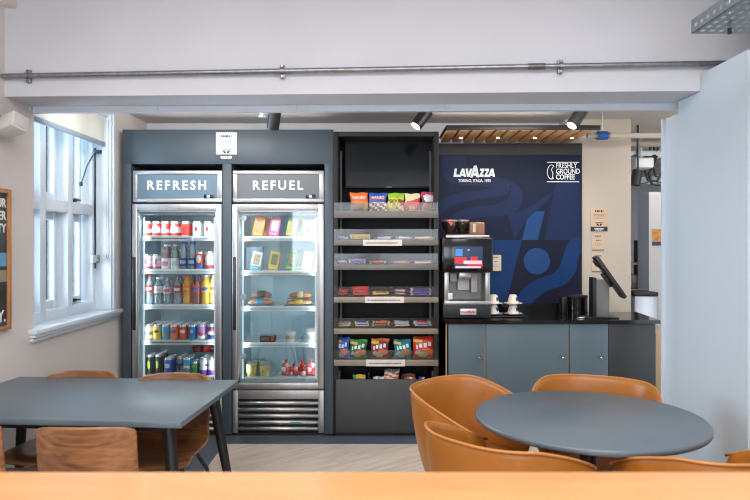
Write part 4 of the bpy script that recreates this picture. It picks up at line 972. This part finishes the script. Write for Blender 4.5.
MB().box(xx(442), xx(492.5), -.03, .36, zz(272.5), zz(237.5), bev=.012, seg=3).build('screen_head', black_gl, cm)
sd = MB().box(xx(454), xx(482), -.0315, -.029, zz(268.5), zz(246.5)).build('display', M('lit display base', (20, 40, 66), .15, emit=(24, 50, 84), es=.6), cm)
pic = MB()
pic.box(xx(454), xx(466), -.0325, -.0316, zz(263.5), zz(257), 0).box(xx(470), xx(477), -.0325, -.0316, zz(262), zz(256.5), 0).box(xx(466.5), xx(482), -.0325, -.0316, zz(266.5), zz(262.5), 0)
pic.box(xx(455), xx(462), -.0325, -.0316, zz(256), zz(249), 1).box(xx(463), xx(481), -.0326, -.0316, zz(264), zz(260.5), 2).box(xx(455), xx(480), -.0326, -.0317, zz(268), zz(266), 2).box(xx(467), xx(469), -.0325, -.0316, zz(250.5), zz(249.5), 2)
pic.build('display_picture', [M('screen red', (190, 24, 34), .3, emit=(210, 24, 36), es=.25), M('screen blue', (60, 120, 190), .3, emit=(70, 130, 210), es=.2), M('screen pale', (200, 180, 190), .3, emit=(220, 190, 200), es=.15)], sd)
MB().box(xx(446), xx(490), .02, .34, zz(238), zz(235.2), bev=.004).build('top_plate', steel, cm)
hop = M('smoked hopper', (38, 30, 28), .12, var=.3, scale=20)
for px, w_ in ((452, 8.2), (465, 6.8)):
    c = xx(px); r = w_*km
    MB().lathe([(r*.55, zz(235)), (r*.6, zz(232)), (r*.98, zz(226)), (r, zz(221)), (r*.96, zz(220))], (c, .14, 0), 20).build('bean_hopper', hop, cm)
    MB().lathe([(r*1.02, zz(221)), (r*1.04, zz(220.5)), (r*1.02, zz(219.2))], (c, .14, 0), 20).build('hopper_rim', M('hopper lid', (170, 150, 136), .3, .4), cm)
MB().poly([(xx(449.5), zz(221.5)), (xx(455), zz(221.5)), (xx(452.4), zz(226))], .14-8.2*km-.004, .14-8.2*km+.004).build('hopper_sticker', M('vivid orange sticker', (236, 84, 30), .4), cm)
MB().box(xx(471), xx(486), .05, .22, zz(235.5), zz(221.8), bev=.012, seg=3).build('powder_box', M('cocoa box', (150, 104, 74), .25, var=.15, scale=8), cm)
MB().box(xx(474), xx(476.5), .046, .052, zz(232), zz(223.5)).build('box_label', M('pale box label', (206, 190, 176), .5), cm)
MB().box(xx(447), xx(486), .05, .3, zz(236), zz(233.8), bev=.006).build('hopper_deck', M('clutter dark', (70, 66, 64), .3, .4), cm)
MB().box(xx(448), xx(452.5), -.005, .01, zz(299.5), zz(293), bev=.002).build('cup_sensor', M('white sensor', (206, 208, 216), .4), cm)
nz_ = notice('wall_notice', 'small cream card hung beside the coffee machine screen', PX(496.5, 5.2), YP-.002, PZ(272, 5.2), PZ(255, 5.2), .088, (M('cream card', (206, 192, 176), .7), ink), foot=False)

# cups and saucers
tray = tag(MB().box(-.15, .15, -.09, .09, 0, .008, bev=.003).build('serving_tray', blackm, None, (PX(506, 4.93), 4.93, zc+.001)), 'thin black tray under the stacked white cups', 'tray')
china = M('white china', (222, 212, 200), .25, coat=.3)
CS = 1.28
def cup(label, X, Y, Z, logo=True):
    t = thing('espresso_cup', label, 'cup', (X, Y, Z), 0, 'upturned espresso cups by the coffee machine')
    t.scale = (CS, CS, CS); t.rotation_euler[2] = math.radians(38)
    MB().lathe([(.036, 0), (.034, .004), (.026, .034), (.022, .048), (.014, .052)], n=20).build('cup_body', china, t)
    MB().tube([(.030*math.cos(.2)+.0, -.01, .012), (.050, -.012, .016), (.050, -.012, .032), (.026, -.008, .038)], .004, 8).build('handle', china, t, rot=(0, 0, math.radians(62)))
    MB().box(-.006, .008, -.0315, -.026, .014, .036, bev=.001).build('logo', NAV, t, rot=(math.radians(0), 0, 0))
def saucer(label, X, Y, Z):
    tag(MB().lathe([(.030, 0), (.034, .002), (.070, .010), (.072, .014), (.03, .009)], n=24).build('saucer', china, None, (X, Y, Z)), label, 'saucer', 'white saucers by the coffee machine')
zt_ = zc+.0105
for X, nm in ((PX(493.5, 4.93), 'machine end'), (PX(513, 4.93), 'splash end')):
    saucer('bottom white saucer on the black tray, '+nm+' stack', X, 4.93, zt_); cup('lower upturned white cup on tray, '+nm+' stack', X, 4.93, zt_+.012)
    saucer('raised white saucer between two cups, '+nm+' stack', X, 4.93, zt_+.012+.052*CS); cup('top upturned white cup with blue mark, '+nm+' stack', X, 4.93, zt_+.024+.052*CS)
# round black bin and napkin box
kb = thing('knock_out_bin', 'glossy round black bin at the end of the worktop', 'bin', (PX(577.3, 4.99), 4.99, zc+.001))
MB().lathe([(.074, 0), (.077, .004), (.077, .150), (.072, .155)], n=28).build('bin_body', black_gl, kb)
MB().lathe([(.079, .140), (.08, .143), (.08, .156), (.06, .158)], n=28).build('rim', black_soft, kb)
tag(MB().box(-.04, .04, -.045, .045, 0, .135, bev=.004).build('napkin_box', black_soft, None, (PX(565.5, 5.13), 5.13, zc+.001)), 'matt black square box behind the round black bin', 'box')
tag(MB().box(-.026, .026, -.018, .018, 0, .010, bev=.004).build('sachet', M('foil sachet', (206, 204, 200), .2, .6), None, (PX(581, 4.78), 4.78, zc+.001), (0, 0, .4)), 'small silver sachet lying in front of the round bin', 'sachet')
# till
yt = 4.80; kt = yt/F
tl = thing('till_screen', 'black tilted till tablet on an upright grey stand', 'till', (PX(600, yt), yt, zc+.001))
xt = lambda x: (x-600)*kt
zt2 = lambda y: PZ(y, yt)-zc-.001
MB().box(xt(583.5), xt(617), -.05, .12, 0, .009, bev=.003).build('base_plate', blackm, tl)
MB().box(xt(592.3), xt(595.8), -.02, .08, .009, zt2(277.5), bev=.003).build('post', blackm, tl)
MB().box(xt(595.8), xt(609.5), .0, .075, .009, zt2(280), bev=.002).build('post_cover', M('till grey', (112, 110, 108), .45), tl)
L = math.hypot(30*kt, 46*kt)
L *= .88
tb = MB().box(-.014, .014, -.10, .10, -L/2, L/2, bev=.006).build('tablet', black_soft, tl, (xt(610), .02, zt2(277)), (0, math.radians(-34), math.radians(-11)))
MB().box(.0135, .0155, -.09, .09, -L/2+.012, L/2-.012).build('tablet_screen', black_gl, tb)
MB().box(-.04, -.012, -.03, .03, -.07, .05, bev=.006).build('mount', blackm, tb)
MB().box(-.03, -.013, -.06, .06, L/2-.075, L/2-.02, bev=.006).build('card_reader', blackm, tb)
notice('wall_notice', 'kraft notice with black footer, topmost on the cream pier', PX(599, 5.25), 5.2495, PZ(231.3, 5.25), PZ(207.8, 5.25), .137, (tan_paper, M('dark footer', (40, 36, 32), .5)))
notice('wall_notice', 'smaller plain kraft notice, middle one on the cream pier', PX(598, 5.25), 5.2495, PZ(250.5, 5.25), PZ(233.8, 5.25), .10, (tan_paper, M('brown edge', (120, 104, 90), .5)), foot=False)
notice('wall_notice', 'kraft notice partly behind the till tablet on the pier', PX(598, 5.25), 5.2495, PZ(272, 5.25), PZ(253.2, 5.25), .10, (tan_paper, M('brown edge', (120, 104, 90), .5)), foot=False)

# ------------------------------------------------------------------ pipes and the room beyond
pp = thing('ceiling_pipe', 'cream pipe with blue clamp running under the ceiling', 'pipe', (1.66, 4.95, PZ(135.6, 4.95)))
MB().cyl((-.02, 0, 0), (2.2, 0, 0), .022, n=16).build('pipe', warm_wall, pp)
MB().cyl((.06, 0, 0), (.135, 0, 0), .034, n=16).build('clamp', M('blue clamp', (30, 84, 150), .4), pp)
MB().cyl((.04, 0, 0), (.155, 0, 0), .026, n=16).build('coupling', galv, pp)
MB().cyl((.10, 0, .02), (.10, 0, 2.46-pp.location.z), .006, n=8).cyl((1.4, 0, .02), (1.4, 0, 2.46-pp.location.z), .006, n=8).build('hanger', galv, pp)
t = MB()
tag(t.cyl((2.0, 5.9, PZ(144, 5.9)), (4.6, 5.9, PZ(143, 5.9)), .03, n=14).cyl((2.9, 5.9, 2.36), (2.9, 5.9, 2.46), .006, n=8).build('duct_pipe', M('beige pipe', (170, 158, 142), .5)), 'beige pipe under the far room ceiling', 'pipe')
def ladder(label, Y, y, w, nm='cable_ladder', tilt=0):
    Z = PZ(y, Y)
    o = thing(nm, label, 'cable ladder', (2.2, Y, Z), 0); 
    r = MB().box(0, 2.6, -w/2, -w/2+.012, 0, .05).box(0, 2.6, w/2-.012, w/2, 0, .05); r.build('side_rail', galv2, o)
    g = MB()
    for i in range(14): g.box(.06+i*.18, .10+i*.18, -w/2, w/2, .0, .012)
    g.build('rungs', galv2, o)
    MB().cyl((1.0, 0, .0), (1.0, 0, 2.46-Z), .006, n=8).build('hanger', galv, o)
    o.rotation_euler = (0, tilt, 0)
    return o
ladder('galvanised cable ladder just below the far ceiling pipe', 6.2, 158, .30)
ladder('wider galvanised cable ladder lower in the far room', 6.6, 186, .34, tilt=math.radians(-3))
cb_ = MB()
for k, (px, py) in enumerate(((651, 172), (655, 176), (659, 168))):
    X, Z = PX(px, 6.3), PZ(py, 6.3)
    cb_.tube([(X+.0, 6.3, 2.44), (X-.02, 6.3, Z+.12), (X-.06, 6.3, Z+.02), (X-.03, 6.3, Z-.08), (X+.06, 6.3, Z-.09), (X+.12, 6.3, Z+.02)], .014, 8)
tag(cb_.build('black_cable', black_soft), 'thick black cable looping down in the far room', 'cable')
pj = thing('white_projector', 'white box fitting hung under the far room ceiling', 'projector', (PX(641, 6.0), 6.0, PZ(169, 6.0)))
MB().box(-.09, .08, -.1, .1, -.0, .095, bev=.012).build('casing', gloss_white, pj)
MB().cyl((0, 0, .09), (0, 0, 2.46-pj.location.z), .012, n=8).build('stem', gloss_white, pj)
ds = thing('black_spotlight', 'black tube spotlight hanging in the room beyond the pier', 'spotlight', (PX(636, 5.5), 5.5, PZ(183, 5.5)))
MB().cyl((-.01, 0, -.02), (.015, 0, .11), .042, n=20).build('lamp_body', blackm, ds); MB().cyl((.015, 0, .1), (.015, 0, 2.46-ds.location.z), .01, n=8).build('stem', blackm, ds)
struct(MB().box(PX(649, 7.0), PX(649, 7.0)+.30, 7.0, 7.3, 0, PZ(192, 7.0)).build('wall_far_column', white_wall))
tag(MB().box(-.05, .05, -.004, 0, 0, .18, 0).box(-.05, .05, -.0045, -.0002, .0, .04, 1).build('wall_notice', [M('amber notice', (200, 140, 70), .5, var=.4, scale=20), NAV], None, (PX(656.5, 7.0)+.0, 6.999, PZ(245.5, 7.0))), 'amber and navy notice on the white far column', 'notice')
sh = thing('shelving_unit', 'open shelving with wooden boards in the far room', 'shelf', (PX(626, 7.3), 7.3, 0))
for y in (263, 289): MB().box(-.2, .28, 0, .4, PZ(y, 7.3)-.02, PZ(y, 7.3), bev=.002).build('board', birch, sh)
MB().box(-.2, -.17, 0, .4, 0, PZ(240, 7.3)).box(.25, .28, 0, .4, 0, PZ(240, 7.3)).build('upright', blackm, sh)
mach = tag(MB().box(-.11, .11, -.12, .12, 0, .16, bev=.02).box(-.09, .06, -.13, -.11, .05, .13, bev=.004).build('countertop_machine', M('machine grey', (120, 120, 120), .35, .4), None, (PX(637.5, 7.4), 7.45, PZ(289, 7.3)+.001)), 'grey machine sitting on the far shelving board', 'machine')
fb = thing('steel_bin', 'brushed steel bin with black lid in the far room', 'bin', (PX(640, 6.4), 6.4, 0))
MB().box(-.115, .115, -.15, .15, .03, PZ(295, 6.4), bev=.012).build('bin_body', steel_v, fb)
MB().box(-.12, .12, -.155, .155, PZ(295, 6.4), PZ(291, 6.4), bev=.012).build('lid', black_soft, fb)
tag(MB().box(-.18, .18, -.2, .2, 0, .62, bev=.004).build('low_cabinet', M('oak veneer', (190, 164, 134), .5), None, (PX(655, 6.1)+.10, 6.1, 0)), 'pale oak low cabinet past the coffee bar end', 'cabinet')

# ------------------------------------------------------------------ tables and chairs
tx, ty, trz = -1.31, 2.925, math.radians(-4.3)
tb = thing('rectangular_table', 'rectangular slate grey table with splayed black legs', 'table', (tx, ty, 0), trz)
TL, TW = 1.172, .785
MB().box(-TL/2, TL/2, -TW/2, TW/2, .715, .74, bev=.004).build('tabletop', table_m, tb)
MB().box(-TL/2+.10, TL/2-.10, -TW/2+.09, TW/2-.09, .675, .715, bev=.004).build('apron', blackm, tb)
for sx in (-1, 1):
    for sy in (-1, 1):
        l = MB(); l.cyl((sx*(TL/2-.10), sy*(TW/2-.12), .715), (sx*(TL/2-.0), sy*(TW/2-.03), 0), .028, .017, n=16); l.build('leg', blackm, tb)
def shell_chair(label, X, Y, rz, first=None, group='walnut shell chairs at the rectangular table'):
    if first: return dup(first, (X, Y, 0), rz, label)
    t = thing('shell_chair', label, 'chair', (X, Y, 0), rz, group)
    pr = spline([(.22, .425), (.19, .452), (.05, .448), (-.10, .440), (-.175, .462), (-.215, .53), (-.238, .64), (-.25, .772)], 8)
    n = len(pr)-1
    def fn(u, v):
        y, z = pr[int(round(v*n))]
        s = 2*u-1
        hw_ = .20 if v < .4 else .20-.012*min(1, (v-.4)/.3)
        e = max(0, (v-.97)/.03); hw_ *= (1-e**2*.05); e2 = max(0, (.07-v)/.07); hw_ *= (1-e2**2*.15)
        cv = .05*abs(s)**2.2*min(1, max(0, (v-.45)/.25))
        return (s*hw_, y+cv, z+(.018*s*s if v < .6 else -.018*s*s*s*s*(v > .9)))
    seat_n = 16
    MB().grid(fn, 14, n).build('wooden_shell', chair_wood, t, solid=.012, sub=1, ang=80)
    for sx in (-1, 1):
        MB().tube([(sx*.12, .10, .435), (sx*.17, .17, .30), (sx*.205, .22, 0)], .010, 8).build('leg', blackm, t)
        MB().tube([(sx*.12, -.10, .43), (sx*.17, -.18, .30), (sx*.205, -.25, 0)], .010, 8).build('leg', blackm, t)
    MB().tube([(-.12, -.10, .43), (-.12, .10, .43), (.12, .10, .43), (.12, -.10, .43), (-.12, -.10, .43)], .009, 8).build('seat_frame', blackm, t)
    return t
c0 = shell_chair('walnut shell chair seen squarely from behind at the table', PX(87, 2.3)-.03, 2.56, 0)
shell_chair('walnut shell chair cut by the picture edge near poster wall', -1.583, 2.60, 0, c0)
shell_chair('walnut shell chair across the table by the window', PX(86, 3.36), 3.12, PI, c0)
shell_chair('walnut shell chair across the table in front of drinks fridge', PX(178, 3.32), 3.06, PI, c0)

rt = thing('round_table', 'round slate grey table on one black column', 'table', (.862, 2.59, 0))
rd = MB(); R_ = .45
rd.lathe([(R_-.02, .715), (R_-.004, .717, 0), (R_, .722, 0), (R_, .735, 0), (R_-.005, .74, 0)], n=96); rd.build('tabletop', table_m, rt, ang=50)
MB().cyl((0, 0, .02), (0, 0, .70), .032, n=24).build('column', blackm, rt)
MB().lathe([(.25, 0), (.25, .01), (.05, .022), (.034, .04)], n=40).build('base_plate', blackm, rt)
MB().box(-.16, .16, -.03, .03, .69, .715).box(-.03, .03, -.16, .16, .69, .715).build('top_bracket', blackm, rt)

def tub_chair(label, X, Y, rz, first=None):
    if first: return dup(first, (X, Y, 0), rz, label)
    t = thing('tub_chair', label, 'chair', (X, Y, 0), rz, 'tan leather tub chairs at the round table')
    half = math.radians(128); nu = 40
    ring = [(.205, .335), (.245, .40), (.275, .52), (.298, .65), (.308, -.012), (.300, .0), (.286, -.006), (.272, .64), (.25, .52), (.235, .42), (.20, .36)]
    def H(th): return .775-.14*max(0, (abs(th)-math.radians(50))/(half-math.radians(50)))**1.3
    SQ = lambda th: .935/(abs(math.sin(th))**2.45+abs(math.cos(th))**2.45)**(1/2.45)
    def fn(u, v):
        th = -half+2*half*u
        k = int(round(v*len(ring))) % len(ring)
        r, z = ring[k]
        h = H(th)
        if k in (4, 5, 6): z = h+z
        elif z > .6: z = z*h/.775
        # seen from above the arms run a little straighter than a circle
        st = SQ(th)
        return (r*math.sin(th)*st, -r*math.cos(th)*st, z)
    m = MB(); m.grid(fn, nu, len(ring))
    bmesh.ops.remove_doubles(m.bm, verts=m.bm.verts[:], dist=.0001)
    be = [e for e in m.bm.edges if e.is_boundary]
    bmesh.ops.holes_fill(m.bm, edges=be, sides=0)
    m.build('barrel_back', leather, t, sub=1, ang=180)
    pts = []
    for i in range(nu+1):
        th = -half+2*half*i/nu; st = SQ(th); pts.append((.304*math.sin(th)*st, -.304*math.cos(th)*st, H(th)-.003))
    MB().tube(pts, .0055, 8).build('piping', leather_e, t, ang=180)
    MB().lathe([(.17, .345), (.22, .35), (.235, .37), (.237, .44), (.225, .463), (.16, .47)], (0, .01, 0), 36).build('seat_cushion', leather, t, ang=180)
    MB().lathe([(.14, .315), (.20, .32), (.21, .34), (.20, .35)], (0, 0, 0), 32).build('seat_base', M('dark chair base', (40, 34, 30), .5), t)
    for sx in (-1, 1):
        for sy in (-1, 1):
            MB().cyl((sx*.12, sy*.12, .32), (sx*.19, sy*.19, 0), .017, .011, n=12).build('leg', blackm, t)
    return t
def face(X, Y): return math.atan2(2.59-Y, .862-X)-PI/2
t1 = tub_chair('tan leather tub chair in front of the snack drawer', .465, 2.93, face(.465, 2.93))
tub_chair('tan leather tub chair showing its outer back, nearest the plank floor', .487, 2.325, math.radians(-47), t1)
tub_chair('tan leather tub chair across the round table below cabinet doors', 1.01, 2.95, face(1.01, 2.95), t1)
tub_chair('tan leather tub chair against the pale blue partition corner', 1.13, 2.20, math.radians(11), t1)

# the counter the camera stands at
bc = thing('wooden_counter', 'long honey oak counter top in the near foreground blur', 'counter', (.05, .62, 0))
bc['label'] = 'long honey oak counter running across the bottom of the view'
MB().box(-1.6, 1.5, -.40, .455, 1.01, 1.05, bev=.004).build('counter_top', counter_wood, bc)
for x in (-1.4, 1.3): MB().box(x-.03, x+.03, -.3, .3, 0, 1.01, bev=.004).build('leg_panel', blackm, bc)

# ------------------------------------------------------------------ light
def area(name, loc, rot, sx, sy, power, colr, spread=180):
    l = bpy.data.lights.new(name, 'AREA'); l.shape = 'RECTANGLE'; l.size = sx; l.size_y = sy; l.energy = power; l.color = colr; l.spread = math.radians(spread)
    o = bpy.data.objects.new(name, l); C.objects.link(o); o.location = loc; o.rotation_euler = rot; return o
def spot(name, loc, tgt, power, colr, ang=60, blend=.6, size=.03):
    l = bpy.data.lights.new(name, 'SPOT'); l.energy = power; l.color = colr; l.spot_size = math.radians(ang); l.spot_blend = blend; l.shadow_soft_size = size
    o = bpy.data.objects.new(name, l); C.objects.link(o); o.location = loc
    o.rotation_euler = (Vector(tgt)-Vector(loc)).to_track_quat('-Z', 'Y').to_euler(); return o
# daylight through the left window and through the rear windows
area('window_daylight', (-2.30, 4.15, 1.68), (0, -PI/2, 0), 1.4, 1.05, 120, (.70, .86, 1))
area('rear_daylight', (-.97, -3.35, 1.65), (PI/2, 0, 0), 1.4, 1.6, 26, (.86, .93, 1))
area('rear_daylight', (.75, -3.35, 1.65), (PI/2, 0, 0), 1.4, 1.6, 26, (.86, .93, 1))
# unseen ceiling fill for the front room, added fill strips behind the bulkhead
for x in (-.9, .8): area('ceiling_fill_light', (x, .6, 2.92), (0, 0, 0), 1.0, 2.6, 66, (1, .975, .96))
area('bulkhead_fill_light', (-1.12, 3.70, 2.33), (math.radians(96), 0, 0), 1.25, .10, 15, (1, .95, .90))
area('bulkhead_fill_light', (1.2, 3.70, 2.33), (math.radians(96), 0, 0), .85, .10, 11, (1, .92, .82))
# added upward fill above the fridge housing and canopy, brightening the ceiling
area('top_fill_light', (-1.1, 5.0, 2.302), (PI, 0, 0), 1.4, .05, 1.0, (1, .94, .88))
area('top_fill_light', (.95, 4.95, 2.315), (PI, 0, 0), 1.0, .05, .9, (1, .88, .76))
# fridge lighting
for fx, hh in ((xA, hA), (xB, hB)):
    area('fridge_light', (fx, FY+.06, 1.655), (math.radians(-18), 0, 0), .5, .05, 3.6, (.80, .94, 1), 170)
    for sx in (-1, 1): area('fridge_side_light', (fx+sx*(hh-.075), FY+.058, 1.05), (PI/2, 0, sx*math.radians(35)), .03, 1.2, 1.3, (.82, .94, 1), 170)
for p in dls: spot('downlight_beam', p, (p[0], p[1]+.02, 0), 9, (1, .86, .68), 110, .8)
spot('track_beam', (PX(417, 4.25), 4.22, PZ(126, 4.25)), (.1, 4.9, 0.2), 14, (1, .88, .72), 80)
spot('track_beam', (PX(570, 4.25), 4.22, PZ(126, 4.25)), (1.3, 4.75, .8), 14, (1, .88, .72), 80)
for x, y, e in ((2.9, 5.0, 20), (3.2, 6.4, 16)): area('far_room_light', (x, y, 2.42), (0, 0, 0), .8, .8, e, (1, .88, .74))  # added lights that brighten the far room

wd = bpy.data.worlds.new('sky'); sc.world = wd; wd.use_nodes = True
nt = wd.node_tree; bg = nt.nodes['Background']
bg.inputs['Color'].default_value = (.74, .87, 1, 1); bg.inputs['Strength'].default_value = 3.6

# ------------------------------------------------------------------ camera
cam = bpy.data.cameras.new('camera'); co = bpy.data.objects.new('camera', cam); C.objects.link(co)
co.location = (0, 0, CAMZ); co.rotation_euler = (PI/2, 0, 0)
cam.sensor_width = 36; cam.lens = F/750*36; cam.shift_y = -5/750; cam.clip_start = .05
cam.dof.use_dof = True; cam.dof.focus_distance = 4.6; cam.dof.aperture_fstop = 4.0
sc.camera = co
sc.view_settings.view_transform = 'Standard'; sc.view_settings.look = 'None'; sc.view_settings.gamma = 1; sc.view_settings.use_curve_mapping = False
sc.view_settings.exposure = 0.0
cy = sc.cycles
cy.filter_width = 1.1; cy.use_denoising = True; cy.max_bounces = 10; cy.transparent_max_bounces = 24; cy.caustics_reflective = False; cy.caustics_refractive = False; cy.sample_clamp_indirect = 6
